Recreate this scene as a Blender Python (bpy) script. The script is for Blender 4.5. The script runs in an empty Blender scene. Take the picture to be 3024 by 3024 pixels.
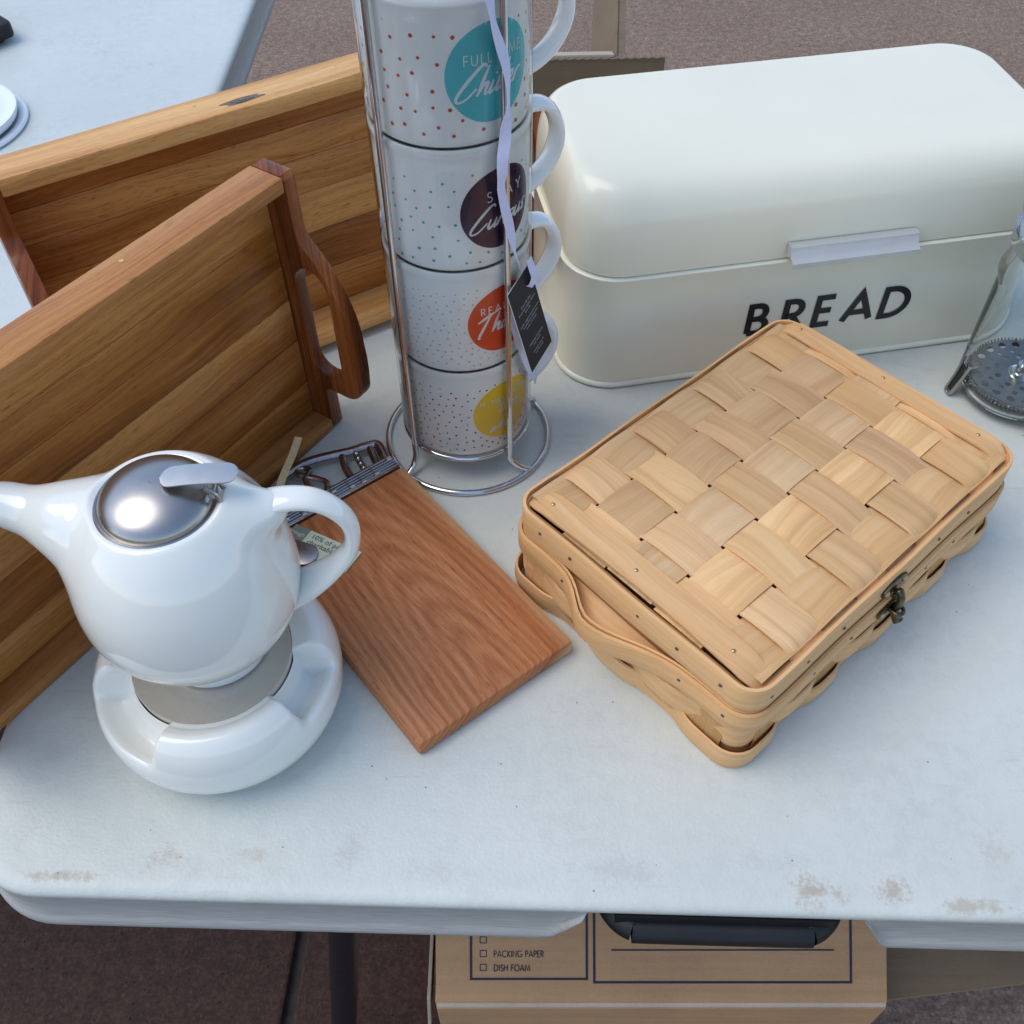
import bpy, bmesh, math, random
from math import sin, cos, pi, radians as R, sqrt, atan2, exp
from mathutils import Vector as V, Matrix as M

random.seed(11)
T = 0.74                      # height of the table top above the ground
scn = bpy.context.scene
COL = scn.collection

# ------------------------------------------------------------------ camera
cam_d = bpy.data.cameras.new("camera")
cam = bpy.data.objects.new("camera", cam_d)
COL.objects.link(cam)
cam_d.sensor_width = 36.0
cam_d.lens = 36.0
cam_d.clip_start = 0.02
cam_d.clip_end = 400
cr = V((0.99991433, -0.01001987, -0.00842258)); cu = V((0.0130896, 0.76541763, 0.64340074)); cf = V((0.0, 0.64345586, -0.76548321))
cr = cr.normalized(); cu = (-cf).cross(cr).normalized()
mm = M(((cr.x, cu.x, -cf.x, 0), (cr.y, cu.y, -cf.y, 0), (cr.z, cu.z, -cf.z, 0), (0, 0, 0, 1)))
cam.matrix_world = M.Translation((0, 0, 0.6 + T)) @ mm
scn.camera = cam

# ------------------------------------------------------------------ light
SUN_EL, SUN_AZ = R(60), R(268)      # azimuth from +y towards +x
wd = bpy.data.worlds.new("World"); scn.world = wd; wd.use_nodes = True
nt = wd.node_tree
bg = nt.nodes["Background"]
sky = nt.nodes.new("ShaderNodeTexSky"); sky.sky_type = 'NISHITA'; sky.sun_disc = False
sky.sun_elevation = SUN_EL; sky.sun_rotation = SUN_AZ
sky.air_density = 1.0; sky.dust_density = 1.0; sky.ozone_density = 0.0
nt.links.new(sky.outputs[0], bg.inputs[0]); bg.inputs[1].default_value = 0.125
sun_d = bpy.data.lights.new("sun", 'SUN'); sun_d.energy = 0.75; sun_d.angle = R(45); sun_d.color = (1.0, 0.95, 0.86)
sun = bpy.data.objects.new("sun", sun_d); COL.objects.link(sun)
sd = V((sin(SUN_AZ) * cos(SUN_EL), cos(SUN_AZ) * cos(SUN_EL), sin(SUN_EL)))
sun.rotation_euler = sd.to_track_quat('Z', 'Y').to_euler(); sun.location = (0, 0, 6)
scn.view_settings.view_transform = 'Standard'
scn.view_settings.look = 'None'
scn.view_settings.exposure = 0.88
scn.view_settings.gamma = 1.0
scn.view_settings.use_curve_mapping = False

# ------------------------------------------------------------------ materials
def newmat(name, col=(.5, .5, .5), rough=.5, metal=0., spec=.5, coat=0., trans=0., ior=1.45):
    m = bpy.data.materials.new(name); m.use_nodes = True
    b = m.node_tree.nodes["Principled BSDF"]
    b.inputs["Base Color"].default_value = (*col, 1); b.inputs["Roughness"].default_value = rough
    b.inputs["Metallic"].default_value = metal; b.inputs["Specular IOR Level"].default_value = spec
    b.inputs["Coat Weight"].default_value = coat; b.inputs["Coat Roughness"].default_value = .08
    b.inputs["Transmission Weight"].default_value = trans; b.inputs["IOR"].default_value = ior
    return m, m.node_tree, b

class N:
    """small node helper"""
    def __init__(s, nt): s.nt = nt
    def n(s, t, **k):
        x = s.nt.nodes.new(t)
        for a, b in k.items(): setattr(x, a, b)
        return x
    def l(s, a, b): s.nt.links.new(a, b)
    def mapping(s, vec, scale=(1, 1, 1), loc=(0, 0, 0), rot=(0, 0, 0)):
        m = s.n("ShaderNodeMapping"); m.inputs["Scale"].default_value = scale; m.inputs["Location"].default_value = loc; m.inputs["Rotation"].default_value = rot
        s.l(vec, m.inputs[0]); return m.outputs[0]
    def noise(s, vec, scale=5, detail=4, rough=.55, dist=0.):
        x = s.n("ShaderNodeTexNoise"); x.inputs["Scale"].default_value = scale; x.inputs["Detail"].default_value = detail
        x.inputs["Roughness"].default_value = rough; x.inputs["Distortion"].default_value = dist
        if vec is not None: s.l(vec, x.inputs["Vector"])
        return x.outputs["Fac"]
    def ramp(s, fac, stops, interp='LINEAR'):
        x = s.n("ShaderNodeValToRGB"); x.color_ramp.interpolation = interp; e = x.color_ramp.elements
        while len(e) < len(stops): e.new(.5)
        for i, (p, c) in enumerate(stops):
            e[i].position = p; e[i].color = (*c, 1) if len(c) == 3 else c
        s.l(fac, x.inputs[0]); return x.outputs[0]
    def math(s, op, a, b=None, clamp=False):
        x = s.n("ShaderNodeMath", operation=op, use_clamp=clamp)
        for i, q in enumerate((a, b)):
            if q is None: continue
            if isinstance(q, (int, float)): x.inputs[i].default_value = q
            else: s.l(q, x.inputs[i])
        return x.outputs[0]
    def mix(s, fac, a, b, mode='MIX'):
        x = s.n("ShaderNodeMix", data_type='RGBA', blend_type=mode)
        for i, q in ((0, fac), (6, a), (7, b)):
            if isinstance(q, (int, float)): x.inputs[i].default_value = q
            elif isinstance(q, tuple): x.inputs[i].default_value = (*q, 1)
            else: s.l(q, x.inputs[i])
        return x.outputs[2]
    def bump(s, h, strength=.2, dist=.001):
        x = s.n("ShaderNodeBump"); x.inputs["Strength"].default_value = strength; x.inputs["Distance"].default_value = dist
        s.l(h, x.inputs["Height"]); return x.outputs[0]

def wood(name, dark, mid, light, stretch=18., bands=9., pores=.5, rough=.42, coat=0., bump=.25, figure=0., ring=0., contrast=1., edge=None, lw=.3, spec=.35, lf=260, cath=None):
    """UV in metres, u along the grain; the object's colour tints each piece; object random shifts the grain"""
    m, nt, b = newmat(name, mid, rough, coat=coat, spec=spec)
    h = N(nt)
    uv = h.n("ShaderNodeUVMap").outputs[0]
    oi = h.n("ShaderNodeObjectInfo")
    cmb = h.n("ShaderNodeCombineXYZ")
    h.l(h.math('MULTIPLY', oi.outputs["Random"], 7.3), cmb.inputs[0]); h.l(h.math('MULTIPLY', oi.outputs["Random"], 3.1), cmb.inputs[1]); h.l(h.math('MULTIPLY', oi.outputs["Random"], 11.), cmb.inputs[2])
    add = h.n("ShaderNodeVectorMath", operation='ADD'); h.l(uv, add.inputs[0]); h.l(cmb.outputs[0], add.inputs[1])
    p = add.outputs[0]
    warp = h.noise(h.mapping(p, (6, 14, 1)), 1, 2)
    wv = h.n("ShaderNodeCombineXYZ"); h.l(h.math('MULTIPLY', h.math('SUBTRACT', warp, .5), .012 + figure), wv.inputs[1])
    ad2 = h.n("ShaderNodeVectorMath", operation='ADD'); h.l(p, ad2.inputs[0]); h.l(wv.outputs[0], ad2.inputs[1])
    p2 = ad2.outputs[0]
    big = h.noise(h.mapping(p2, (2.2, bands * 4, 1)), 1, 3, .6)
    fine = h.noise(h.mapping(p2, (stretch * .7, stretch * 28, 1)), 1, 4, .6)
    lines = h.noise(h.mapping(p2, (3.5 + lf * .01, lf, 1)), 1, 3, .6)
    f = h.math('ADD', h.math('MULTIPLY', big, .85 - lw), h.math('MULTIPLY', lines, lw))
    f = h.math('ADD', f, h.math('MULTIPLY', fine, .15))
    if ring > 0:
        w = h.n("ShaderNodeTexWave", wave_type='BANDS', bands_direction='Y'); w.inputs["Scale"].default_value = 22; w.inputs["Distortion"].default_value = 7.5
        w.inputs["Detail"].default_value = 2.5; w.inputs["Detail Scale"].default_value = .35
        if cath:
            w.wave_type = 'RINGS'; w.rings_direction = 'SPHERICAL'; w.inputs["Scale"].default_value = 58; w.inputs["Distortion"].default_value = 2.6; w.inputs["Detail Scale"].default_value = .6
            aw = h.n("ShaderNodeVectorMath", operation='ADD'); h.l(uv, aw.inputs[0]); h.l(wv.outputs[0], aw.inputs[1])
            h.l(h.mapping(aw.outputs[0], (.17, 1, 1), loc=(-cath[0] * .17, -cath[1], 0)), w.inputs["Vector"])
        else:
            h.l(h.mapping(p2, (.22, 1, 1)), w.inputs["Vector"])
        f = h.math('ADD', h.math('MULTIPLY', f, 1 - ring), h.math('MULTIPLY', w.outputs["Fac"], ring))
    s_ = .17 / contrast
    c = h.ramp(f, [(.5 - s_, dark), (.5, mid), (.5 + s_, light)])
    po = h.noise(h.mapping(p2, (110, 1900, 1)), 1, 1, .5)
    pf = h.ramp(po, [(.60, (0, 0, 0)), (.72, (1, 1, 1))])
    c = h.mix(h.math('MULTIPLY', pf, pores), c, tuple(x * .45 for x in dark))
    if edge:
        se = h.n("ShaderNodeSeparateXYZ"); h.l(uv, se.inputs[0])
        ev_ = h.math('ADD', se.outputs[1], h.math('ADD', h.math('MULTIPLY', h.math('SUBTRACT', warp, .5), .03), h.math('MULTIPLY', h.math('SUBTRACT', lines, .5), .016)))
        c = h.mix(h.math('MULTIPLY', h.ramp(ev_, [(edge[0] - .012, (1, 1, 1)), (edge[0] + .006, (0, 0, 0))]), .8), c, edge[1])
    c = h.mix(1., c, oi.outputs["Color"], 'MULTIPLY')
    h.l(c, b.inputs["Base Color"])
    hh = h.math('SUBTRACT', h.math('MULTIPLY', fine, .6), h.math('MULTIPLY', pf, .5))
    h.l(h.bump(hh, bump, .0004), b.inputs["Normal"])
    h.l(h.math('ADD', h.math('MULTIPLY', fine, .16), rough - .08), b.inputs["Roughness"])
    return m

MAT = {}
MAT['acacia'] = wood("acacia wood", (.17, .058, .012), (.43, .175, .045), (.66, .35, .125), bands=3.5, pores=.6, rough=.34, contrast=1.35, lw=.24, figure=.016)
MAT['acacia_rail'] = wood("acacia rail wood", (.26, .105, .028), (.56, .275, .090), (.74, .45, .18), bands=6, pores=.5, rough=.40, contrast=1.0, lw=.30, figure=.012)
MAT['walnut'] = wood("dark acacia end wood", (.05, .014, .005), (.18, .056, .014), (.36, .135, .040), bands=10, pores=.4, rough=.27, contrast=1.1, spec=.5)
MAT['cherry'] = wood("oiled cherry wood", (.24, .075, .024), (.43, .158, .058), (.56, .25, .105), bands=6, pores=.6, rough=.5, ring=.10, cath=(-.045, .075), contrast=.95, figure=.006, edge=(.020, (.64, .46, .25)), lw=.50, lf=420)
MAT['chip'] = wood("pale wood chip", (.46, .245, .10), (.75, .46, .22), (.88, .63, .375), bands=8, pores=.10, rough=.55, ring=.05, bump=.2, figure=.03, contrast=.66, lw=.34)

def simple_noise_mat(name, col, rough, amt=.06, scale=40, metal=0., spec=.5, bump=0., coat=0.):
    m, nt, b = newmat(name, col, rough, metal, spec, coat)
    h = N(nt); oc = h.n("ShaderNodeTexCoord").outputs["Object"]
    f = h.noise(oc, scale, 5, .6)
    lo = tuple(max(0, c * (1 - amt)) for c in col); hi = tuple(min(1, c * (1 + amt)) for c in col)
    h.l(h.ramp(f, [(.3, lo), (.7, hi)]), b.inputs["Base Color"])
    h.l(h.math('ADD', h.math('MULTIPLY', h.noise(oc, scale * 2.3, 3), .12), rough - .06), b.inputs["Roughness"])
    if bump: h.l(h.bump(h.noise(oc, 900, 3), bump, .0003), b.inputs["Normal"])
    return m

MAT['glaze'] = simple_noise_mat("white glazed ceramic", (.83, .84, .775), .07, .01, 20, coat=.6)
MAT['mug'] = simple_noise_mat("white mug china", (.88, .87, .83), .08, .01, 20, coat=.6)
MAT['cream'] = simple_noise_mat("cream powder paint", (.82, .79, .63), .22, .02, 9, coat=.2)
MAT['cream_bead'] = simple_noise_mat("cream rolled edge", (.80, .80, .67), .3, .01, 14)
MAT['chrome'] = simple_noise_mat("polished chrome wire", (.62, .63, .65), .09, .05, 60, metal=1.)
MAT['steel'] = simple_noise_mat("brushed steel", (.44, .42, .40), .29, .08, 30, metal=1.)
MAT['satin'] = simple_noise_mat("satin steel", (.56, .56, .55), .38, .05, 60, metal=1.)
MAT['alu'] = simple_noise_mat("satin aluminium", (.56, .56, .53), .42, .04, 60, metal=.35)
MAT['pewter'] = simple_noise_mat("dark cast pewter", (.32, .29, .28), .22, .25, 90, metal=1.)
MAT['bronze'] = simple_noise_mat("antique brass", (.13, .11, .07), .34, .5, 160, metal=1.)
MAT['brass'] = simple_noise_mat("small brass nail", (.46, .40, .22), .4, .1, 60, metal=1.)
MAT['nail'] = simple_noise_mat("dull iron tack", (.12, .10, .09), .5, .2, 60, metal=.8)
MAT['plate'] = simple_noise_mat("satin warmer plate", (.60, .55, .47), .28, .008, 8, metal=.35)
MAT['dark_steel'] = simple_noise_mat("dark plunger steel", (.24, .23, .215), .25, .1, 60, metal=1.)
MAT['black_plastic'] = simple_noise_mat("black moulded plastic", (.008, .009, .011), .5, .2, 60)
MAT['black_leg'] = simple_noise_mat("black painted steel tube", (.010, .011, .014), .4, .2, 60)
MAT['ribbon'] = simple_noise_mat("pale lilac ribbon", (.64, .65, .84), .6, .03, 300)
MAT['tag_black'] = simple_noise_mat("matt black card", (.012, .014, .016), .55, .1, 80)
MAT['tag_edge'] = simple_noise_mat("raw card edge", (.62, .60, .55), .7, .05, 80)
MAT['print_white'] = simple_noise_mat("white print", (.80, .80, .80), .35, .01, 20)
MAT['print_grey'] = simple_noise_mat("grey print", (.42, .43, .44), .5, .05, 20)
MAT['print_dark'] = simple_noise_mat("dark grey green print", (.10, .115, .09), .6, .05, 20)
MAT['print_black'] = simple_noise_mat("black print", (.008, .008, .010), .35, .05, 20)
MAT['print_ink'] = simple_noise_mat("dark blue box ink", (.022, .025, .045), .75, .15, 120)
MAT['teal'] = simple_noise_mat("teal print", (.10, .52, .545), .22, .03, 40)
MAT['plum'] = simple_noise_mat("plum print", (.040, .008, .042), .25, .05, 40)
MAT['orange'] = simple_noise_mat("orange red print", (.74, .085, .028), .22, .03, 40)
MAT['yellow'] = simple_noise_mat("yellow print", (.88, .60, .04), .22, .03, 40)
MAT['dot_red'] = simple_noise_mat("red dot print", (.62, .09, .04), .2, .02, 40)
MAT['dot_teal'] = simple_noise_mat("teal dot print", (.09, .40, .38), .2, .02, 40)
MAT['dot_yellow'] = simple_noise_mat("yellow dot print", (.68, .46, .12), .2, .02, 40)
MAT['dot_black'] = simple_noise_mat("black dot print", (.03, .02, .03), .2, .02, 40)
MAT['sage'] = simple_noise_mat("sage paper label", (.60, .66, .50), .7, .03, 60)
MAT['sage_dark'] = simple_noise_mat("grey green print", (.20, .235, .19), .7, .03, 60)
MAT['gold'] = simple_noise_mat("gold ribbon", (.74, .60, .32), .45, .15, 400)
MAT['white_plastic'] = simple_noise_mat("white plastic", (.74, .80, .84), .35, .02, 30)

def m_glass(name, tint=(1, 1, 1), rough=.0):
    m, nt, b = newmat(name, tint, rough, trans=1., ior=1.46); return m
MAT['glass'] = m_glass("clear glass", (.97, .99, .98))
def m_film():
    m = bpy.data.materials.new("clear plastic film"); m.use_nodes = True; nt = m.node_tree; nt.nodes.clear(); h = N(nt)
    tr = h.n("ShaderNodeBsdfTransparent"); gl = h.n("ShaderNodeBsdfGlossy"); gl.inputs["Roughness"].default_value = .06
    fr = h.n("ShaderNodeFresnel"); fr.inputs[0].default_value = 1.35
    nb = h.bump(h.noise(h.mapping(h.n("ShaderNodeTexCoord").outputs["Object"], (60, 60, 12)), 1, 2), .25, .002)
    h.l(nb, gl.inputs["Normal"]); h.l(nb, fr.inputs["Normal"])
    mx = h.n("ShaderNodeMixShader"); h.l(fr.outputs[0], mx.inputs[0]); h.l(tr.outputs[0], mx.inputs[1]); h.l(gl.outputs[0], mx.inputs[2])
    o = h.n("ShaderNodeOutputMaterial"); h.l(mx.outputs[0], o.inputs[0]); return m
MAT['film'] = m_film()

def m_table(name, stains, tone=(.60, .628, .575)):
    m, nt, b = newmat(name, tone, .42)
    h = N(nt); oc = h.n("ShaderNodeTexCoord").outputs["Object"]
    big = h.noise(h.mapping(oc, (1, 1, 1)), 5, 5, .6)
    c = h.ramp(big, [(.3, tuple(x * .93 for x in tone)), (.7, tuple(min(1, x * 1.05) for x in tone))])
    # cloudy scuffs
    sc = h.noise(oc, 85, 8, .72, .4)
    scm = h.math('MULTIPLY', h.ramp(sc, [(.46, (0, 0, 0)), (.66, (1, 1, 1))]), .11)
    c = h.mix(scm, c, (.40, .44, .41))
    pc = h.noise(oc, 9, 4, .6)
    c = h.mix(h.math('MULTIPLY', h.ramp(pc, [(.45, (0, 0, 0)), (.72, (1, 1, 1))]), h.math('MULTIPLY', h.ramp(sc, [(.44, (0, 0, 0)), (.58, (1, 1, 1))]), .15)), c, (.30, .325, .31))
    # fine specks
    vo = h.n("ShaderNodeTexVoronoi", feature='F1'); vo.inputs["Scale"].default_value = 85; h.l(oc, vo.inputs["Vector"])
    sp = h.math('LESS_THAN', vo.outputs["Distance"], .055)
    sel = h.n("ShaderNodeSeparateColor"); h.l(vo.outputs["Color"], sel.inputs[0])
    sp = h.math('MULTIPLY', sp, h.math('GREATER_THAN', sel.outputs[0], .70))
    c = h.mix(h.math('MULTIPLY', sp, .75), c, (.14, .14, .16))
    # scratches
    s1 = h.noise(h.mapping(oc, (12, 170, 1), rot=(0, 0, .5)), 1, 2, .4)
    c = h.mix(h.math('MULTIPLY', h.ramp(s1, [(.69, (0, 0, 0)), (.73, (1, 1, 1))]), .16), c, (.35, .36, .38))
    # rust and mud stains, each with its own place
    sep = h.n("ShaderNodeSeparateXYZ"); h.l(oc, sep.inputs[0])
    brk = h.noise(oc, 260, 7, .80); brk2 = h.noise(oc, 60, 5, .7)
    for (sx, sy, rx, ry, amt, colr) in stains:
        dx = h.math('DIVIDE', h.math('SUBTRACT', sep.outputs[0], sx), rx); dy = h.math('DIVIDE', h.math('SUBTRACT', sep.outputs[1], sy), ry)
        d = h.math('SQRT', h.math('ADD', h.math('MULTIPLY', dx, dx), h.math('MULTIPLY', dy, dy)))
        fall = h.math('SUBTRACT', 1., d, clamp=True)
        q = h.math('ADD', h.math('MULTIPLY', fall, .20), h.math('MULTIPLY', h.math('ADD', brk, brk2), .5))
        msk = h.ramp(h.math('MULTIPLY', q, h.math('GREATER_THAN', fall, 0.)), [(.585, (0, 0, 0)), (.70, (1, 1, 1))])
        c = h.mix(h.math('MULTIPLY', msk, amt * (.62 if colr == BR else .36)), c, colr)
    h.l(c, b.inputs["Base Color"])
    hb = h.math('ADD', h.math('MULTIPLY', h.noise(oc, 420, 3), .6), h.math('MULTIPLY', h.noise(oc, 90, 3), .6))
    h.l(h.bump(hb, .5, .0009), b.inputs["Normal"])
    h.l(h.math('ADD', h.math('MULTIPLY', sc, .25), .33), b.inputs["Roughness"])
    return m

BR = (.34, .21, .10); GY = (.24, .25, .24)
stains = [(.172, .2125, .026, .016, .8, BR), (.219, .2135, .020, .020, .75, BR), (.262, .203, .032, .008, .7, BR), (.06, .226, .05, .016, .45, GY),
          (-.213, .238, .018, .014, .75, BR), (-.100, .240, .018, .017, .6, GY), (-.272, .2275, .040, .006, .8, BR), (-.155, .2385, .016, .010, .4, BR),
          (-.045, .228, .05, .012, .35, GY), (-.30, .258, .02, .02, .4, GY), (.285, .236, .02, .02, .4, BR), (.15, .231, .05, .01, .35, GY),
          (-.275, .355, .02, .022, .4, GY), (.115, .59, .03, .008, .4, GY), (.05, .585, .022, .006, .5, GY)]
_c, _s = cos(R(2.28)), sin(R(2.28))
stains = [(((x + .340) * _c - (y - .2197) * _s), ((x + .340) * _s + (y - .2197) * _c), a, b, c, d) for x, y, a, b, c, d in stains]
MAT['table'] = m_table("white moulded table plastic", stains)
MAT['table_far'] = m_table("white moulded table plastic, far", [(1.03, .56, .05, .004, .5, BR), (1.10, .79, .01, .006, .8, GY)], (.59, .635, .61))
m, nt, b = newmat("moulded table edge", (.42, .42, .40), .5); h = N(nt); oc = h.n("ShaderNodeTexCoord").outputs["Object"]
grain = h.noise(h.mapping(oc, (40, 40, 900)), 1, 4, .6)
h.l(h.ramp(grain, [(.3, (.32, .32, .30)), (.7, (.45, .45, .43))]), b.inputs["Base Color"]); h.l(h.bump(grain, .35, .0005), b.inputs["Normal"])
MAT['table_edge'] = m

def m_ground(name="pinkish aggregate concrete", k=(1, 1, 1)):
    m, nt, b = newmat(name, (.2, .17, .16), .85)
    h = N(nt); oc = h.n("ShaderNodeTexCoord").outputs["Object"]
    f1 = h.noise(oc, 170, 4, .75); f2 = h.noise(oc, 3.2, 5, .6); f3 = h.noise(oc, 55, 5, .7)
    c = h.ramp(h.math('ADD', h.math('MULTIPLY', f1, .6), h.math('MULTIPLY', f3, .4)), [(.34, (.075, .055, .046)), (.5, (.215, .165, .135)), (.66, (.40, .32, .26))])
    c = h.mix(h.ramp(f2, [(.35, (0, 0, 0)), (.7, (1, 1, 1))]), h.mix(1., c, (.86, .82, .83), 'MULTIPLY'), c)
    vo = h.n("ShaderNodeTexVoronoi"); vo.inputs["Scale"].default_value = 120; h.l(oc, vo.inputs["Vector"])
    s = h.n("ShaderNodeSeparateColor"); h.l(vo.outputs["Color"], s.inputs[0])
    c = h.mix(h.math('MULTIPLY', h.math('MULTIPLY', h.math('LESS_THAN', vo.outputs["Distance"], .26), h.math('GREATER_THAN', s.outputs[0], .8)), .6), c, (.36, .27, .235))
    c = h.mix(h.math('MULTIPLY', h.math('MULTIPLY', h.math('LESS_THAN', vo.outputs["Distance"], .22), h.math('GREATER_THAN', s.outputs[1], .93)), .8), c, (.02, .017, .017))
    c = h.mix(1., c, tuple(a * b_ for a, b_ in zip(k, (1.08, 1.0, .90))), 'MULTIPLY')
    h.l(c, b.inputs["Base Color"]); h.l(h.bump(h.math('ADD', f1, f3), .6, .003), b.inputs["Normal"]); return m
MAT['ground'] = m_ground()
MAT['ground_shaded'] = m_ground('pinkish aggregate concrete with painted shade', (.24, .165, .17))  # shade below the left of the table, put into a darker slab colour
MAT['joint'] = simple_noise_mat("dark joint filler", (.07, .058, .05), .9, .3, 60)

def m_card(name, col):
    m, nt, b = newmat(name, col, .8, spec=.25); h = N(nt); oc = h.n("ShaderNodeTexCoord").outputs["Object"]
    f = h.noise(h.mapping(oc, (3, 90, 90)), 1, 4, .6); g = h.noise(oc, 9, 5, .6); k = h.noise(oc, 420, 2)
    q = h.math('ADD', h.math('MULTIPLY', f, .35), h.math('ADD', h.math('MULTIPLY', g, .45), h.math('MULTIPLY', k, .2)))
    h.l(h.ramp(q, [(.35, tuple(x * .78 for x in col)), (.65, tuple(x * 1.1 for x in col))]), b.inputs["Base Color"])
    h.l(h.bump(h.math('ADD', g, h.math('MULTIPLY', f, .3)), .6, .005), b.inputs["Normal"]); return m
MAT['card'] = m_card("brown cardboard", (.47, .28, .145))
MAT['card_in'] = m_card("brown cardboard inner", (.255, .185, .115))
MAT['card_edge'] = m_card("corrugated cut edge", (.20, .15, .10))
MAT['card_pale'] = m_card("pale cardboard face", (.52, .44, .34))

# ------------------------------------------------------------------ mesh helpers
def mesh_obj(name, vs, fs, mat, parent=None, smooth=True, uv=None, angle=40, tint=None, label=None):
    me = bpy.data.meshes.new(name); me.from_pydata([tuple(v) for v in vs], [], fs); me.validate(); me.update()
    if uv is not None:
        l = me.uv_layers.new(name="UVMap")
        for lp in me.loops: l.data[lp.index].uv = uv[lp.vertex_index]
    if smooth:
        me.polygons.foreach_set("use_smooth", [True] * len(me.polygons))
        try: me.set_sharp_from_angle(angle=R(angle))
        except Exception: pass
    mats = mat if isinstance(mat, (list, tuple)) else [mat]
    for q in mats: me.materials.append(MAT[q] if isinstance(q, str) else q)
    o = bpy.data.objects.new(name, me); COL.objects.link(o)
    if parent: o.parent = parent
    if tint: o.color = (*tint, 1)
    if label: o["label"] = label
    return o

def fixn(o):
    bm = bmesh.new(); bm.from_mesh(o.data); bmesh.ops.recalc_face_normals(bm, faces=bm.faces[:]); bm.to_mesh(o.data); bm.free(); return o

def thing(name, label, cat, loc=(0, 0, 0), rz=0., group=None):
    o = bpy.data.objects.new(name, None); COL.objects.link(o); o.empty_display_size = .02
    o.location = (loc[0], loc[1], loc[2] + T); o.rotation_euler = (0, 0, rz)
    o["label"] = label; o["category"] = cat
    if group: o["group"] = group
    return o

def rrect(x0, x1, y0, y1, r, n=6):
    out = []
    for cx, cy, a0 in ((x1 - r, y0 + r, -90), (x1 - r, y1 - r, 0), (x0 + r, y1 - r, 90), (x0 + r, y0 + r, 180)):
        for i in range(n + 1):
            a = R(a0 + 90 * i / n); out.append((cx + r * cos(a), cy + r * sin(a)))
    return out

def loft(rings, closed=True, cap0=False, cap1=False):
    """rings: equal-length lists of points, joined in order"""
    vs = [p for r in rings for p in r]; n = len(rings[0]); fs = []
    for i in range(len(rings) - 1):
        for j in range(n if closed else n - 1):
            k = (j + 1) % n; fs.append((i * n + j, i * n + k, (i + 1) * n + k, (i + 1) * n + j))
    if cap0: fs.append(tuple(reversed(range(n))))
    if cap1: fs.append(tuple((len(rings) - 1) * n + j for j in range(n)))
    return vs, fs

def tube(path, r, seg=10, closed=False, caps=True):
    path = [V(p) for p in path]; n = len(path); rad = r if isinstance(r, (list, tuple)) else [r] * n
    tan = []
    for i in range(n):
        a = path[(i - 1) % n] if (closed or i) else path[0]; b_ = path[(i + 1) % n] if (closed or i < n - 1) else path[-1]
        tan.append((b_ - a).normalized())
    up = V((0, 0, 1)) if abs(tan[0].z) < .9 else V((0, 1, 0))
    nrm = (up - tan[0] * up.dot(tan[0])).normalized(); rings = []
    for i in range(n):
        nrm = (nrm - tan[i] * nrm.dot(tan[i])).normalized(); bi = tan[i].cross(nrm)
        rings.append([path[i] + (nrm * cos(2 * pi * k / seg) + bi * sin(2 * pi * k / seg)) * rad[i] for k in range(seg)])
    if closed: rings.append(rings[0])
    return loft(rings, True, caps and not closed, caps and not closed)

def smooth_path(pts, sub=6):
    pts = [V(p) for p in pts]; out = []
    for i in range(len(pts) - 1):
        p0 = pts[max(i - 1, 0)]; p1 = pts[i]; p2 = pts[i + 1]; p3 = pts[min(i + 2, len(pts) - 1)]
        for k in range(sub):
            t = k / sub
            out.append(.5 * ((2 * p1) + (p2 - p0) * t + (2 * p0 - 5 * p1 + 4 * p2 - p3) * t * t + (3 * p1 - p0 - 3 * p2 + p3) * t ** 3))
    out.append(pts[-1]); return out

def lathe(prof, n=48, c=(0, 0)):
    rings = [[(c[0] + r * cos(2 * pi * k / n), c[1] + r * sin(2 * pi * k / n), z) for k in range(n)] for r, z in prof]
    return loft(rings, True, prof[0][0] > 1e-5 and False, False)

def join(*parts):
    vs, fs = [], []
    for v, f in parts:
        o = len(vs); vs += list(v); fs += [tuple(i + o for i in q) for q in f]
    return vs, fs

def box(x0, x1, y0, y1, z0, z1):
    vs = [(x, y, z) for z in (z0, z1) for x, y in ((x0, y0), (x1, y0), (x1, y1), (x0, y1))]
    return vs, [(3, 2, 1, 0), (4, 5, 6, 7), (0, 1, 5, 4), (1, 2, 6, 5), (2, 3, 7, 6), (3, 0, 4, 7)]

def prism(outline, z0, z1, bev=0.):
    """flat plate from a 2-D outline with optional chamfered edges"""
    n = len(outline)
    cx = sum(p[0] for p in outline) / n; cy = sum(p[1] for p in outline) / n
    def inset(d):
        out = []
        for i in range(n):
            a = V(outline[i - 1]); b_ = V(outline[i]); c = V(outline[(i + 1) % n])
            t1 = (b_ - a).normalized(); t2 = (c - b_).normalized(); nn = V((-t1.y - t2.y, t1.x + t2.x))
            if nn.length < 1e-6: nn = V((-t1.y, t1.x))
            nn.normalize(); k = max(.4, nn.dot(V((-t1.y, t1.x)))); out.append(b_ + nn * d / k)
        return out
    area = sum(outline[i - 1][0] * outline[i][1] - outline[i][0] * outline[i - 1][1] for i in range(n))
    s = 1 if area > 0 else -1
    if bev > 0:
        ins = inset(bev * s); ins2 = inset(bev * .3 * s)
        rings = [[(p[0], p[1], z0) for p in ins], [(p[0], p[1], z0 + bev * .3) for p in ins2], [(p[0], p[1], z0 + bev) for p in outline], [(p[0], p[1], z1 - bev) for p in outline],
                 [(p[0], p[1], z1 - bev * .3) for p in ins2], [(p[0], p[1], z1) for p in ins]]
    else: rings = [[(p[0], p[1], z0) for p in outline], [(p[0], p[1], z1) for p in outline]]
    return loft(rings, True, True, True)

def xf(vf, mat=None, fn=None):
    vs, fs = vf
    return ([fn(V(v)) for v in vs] if fn else [mat @ V(v) for v in vs]), fs

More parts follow.
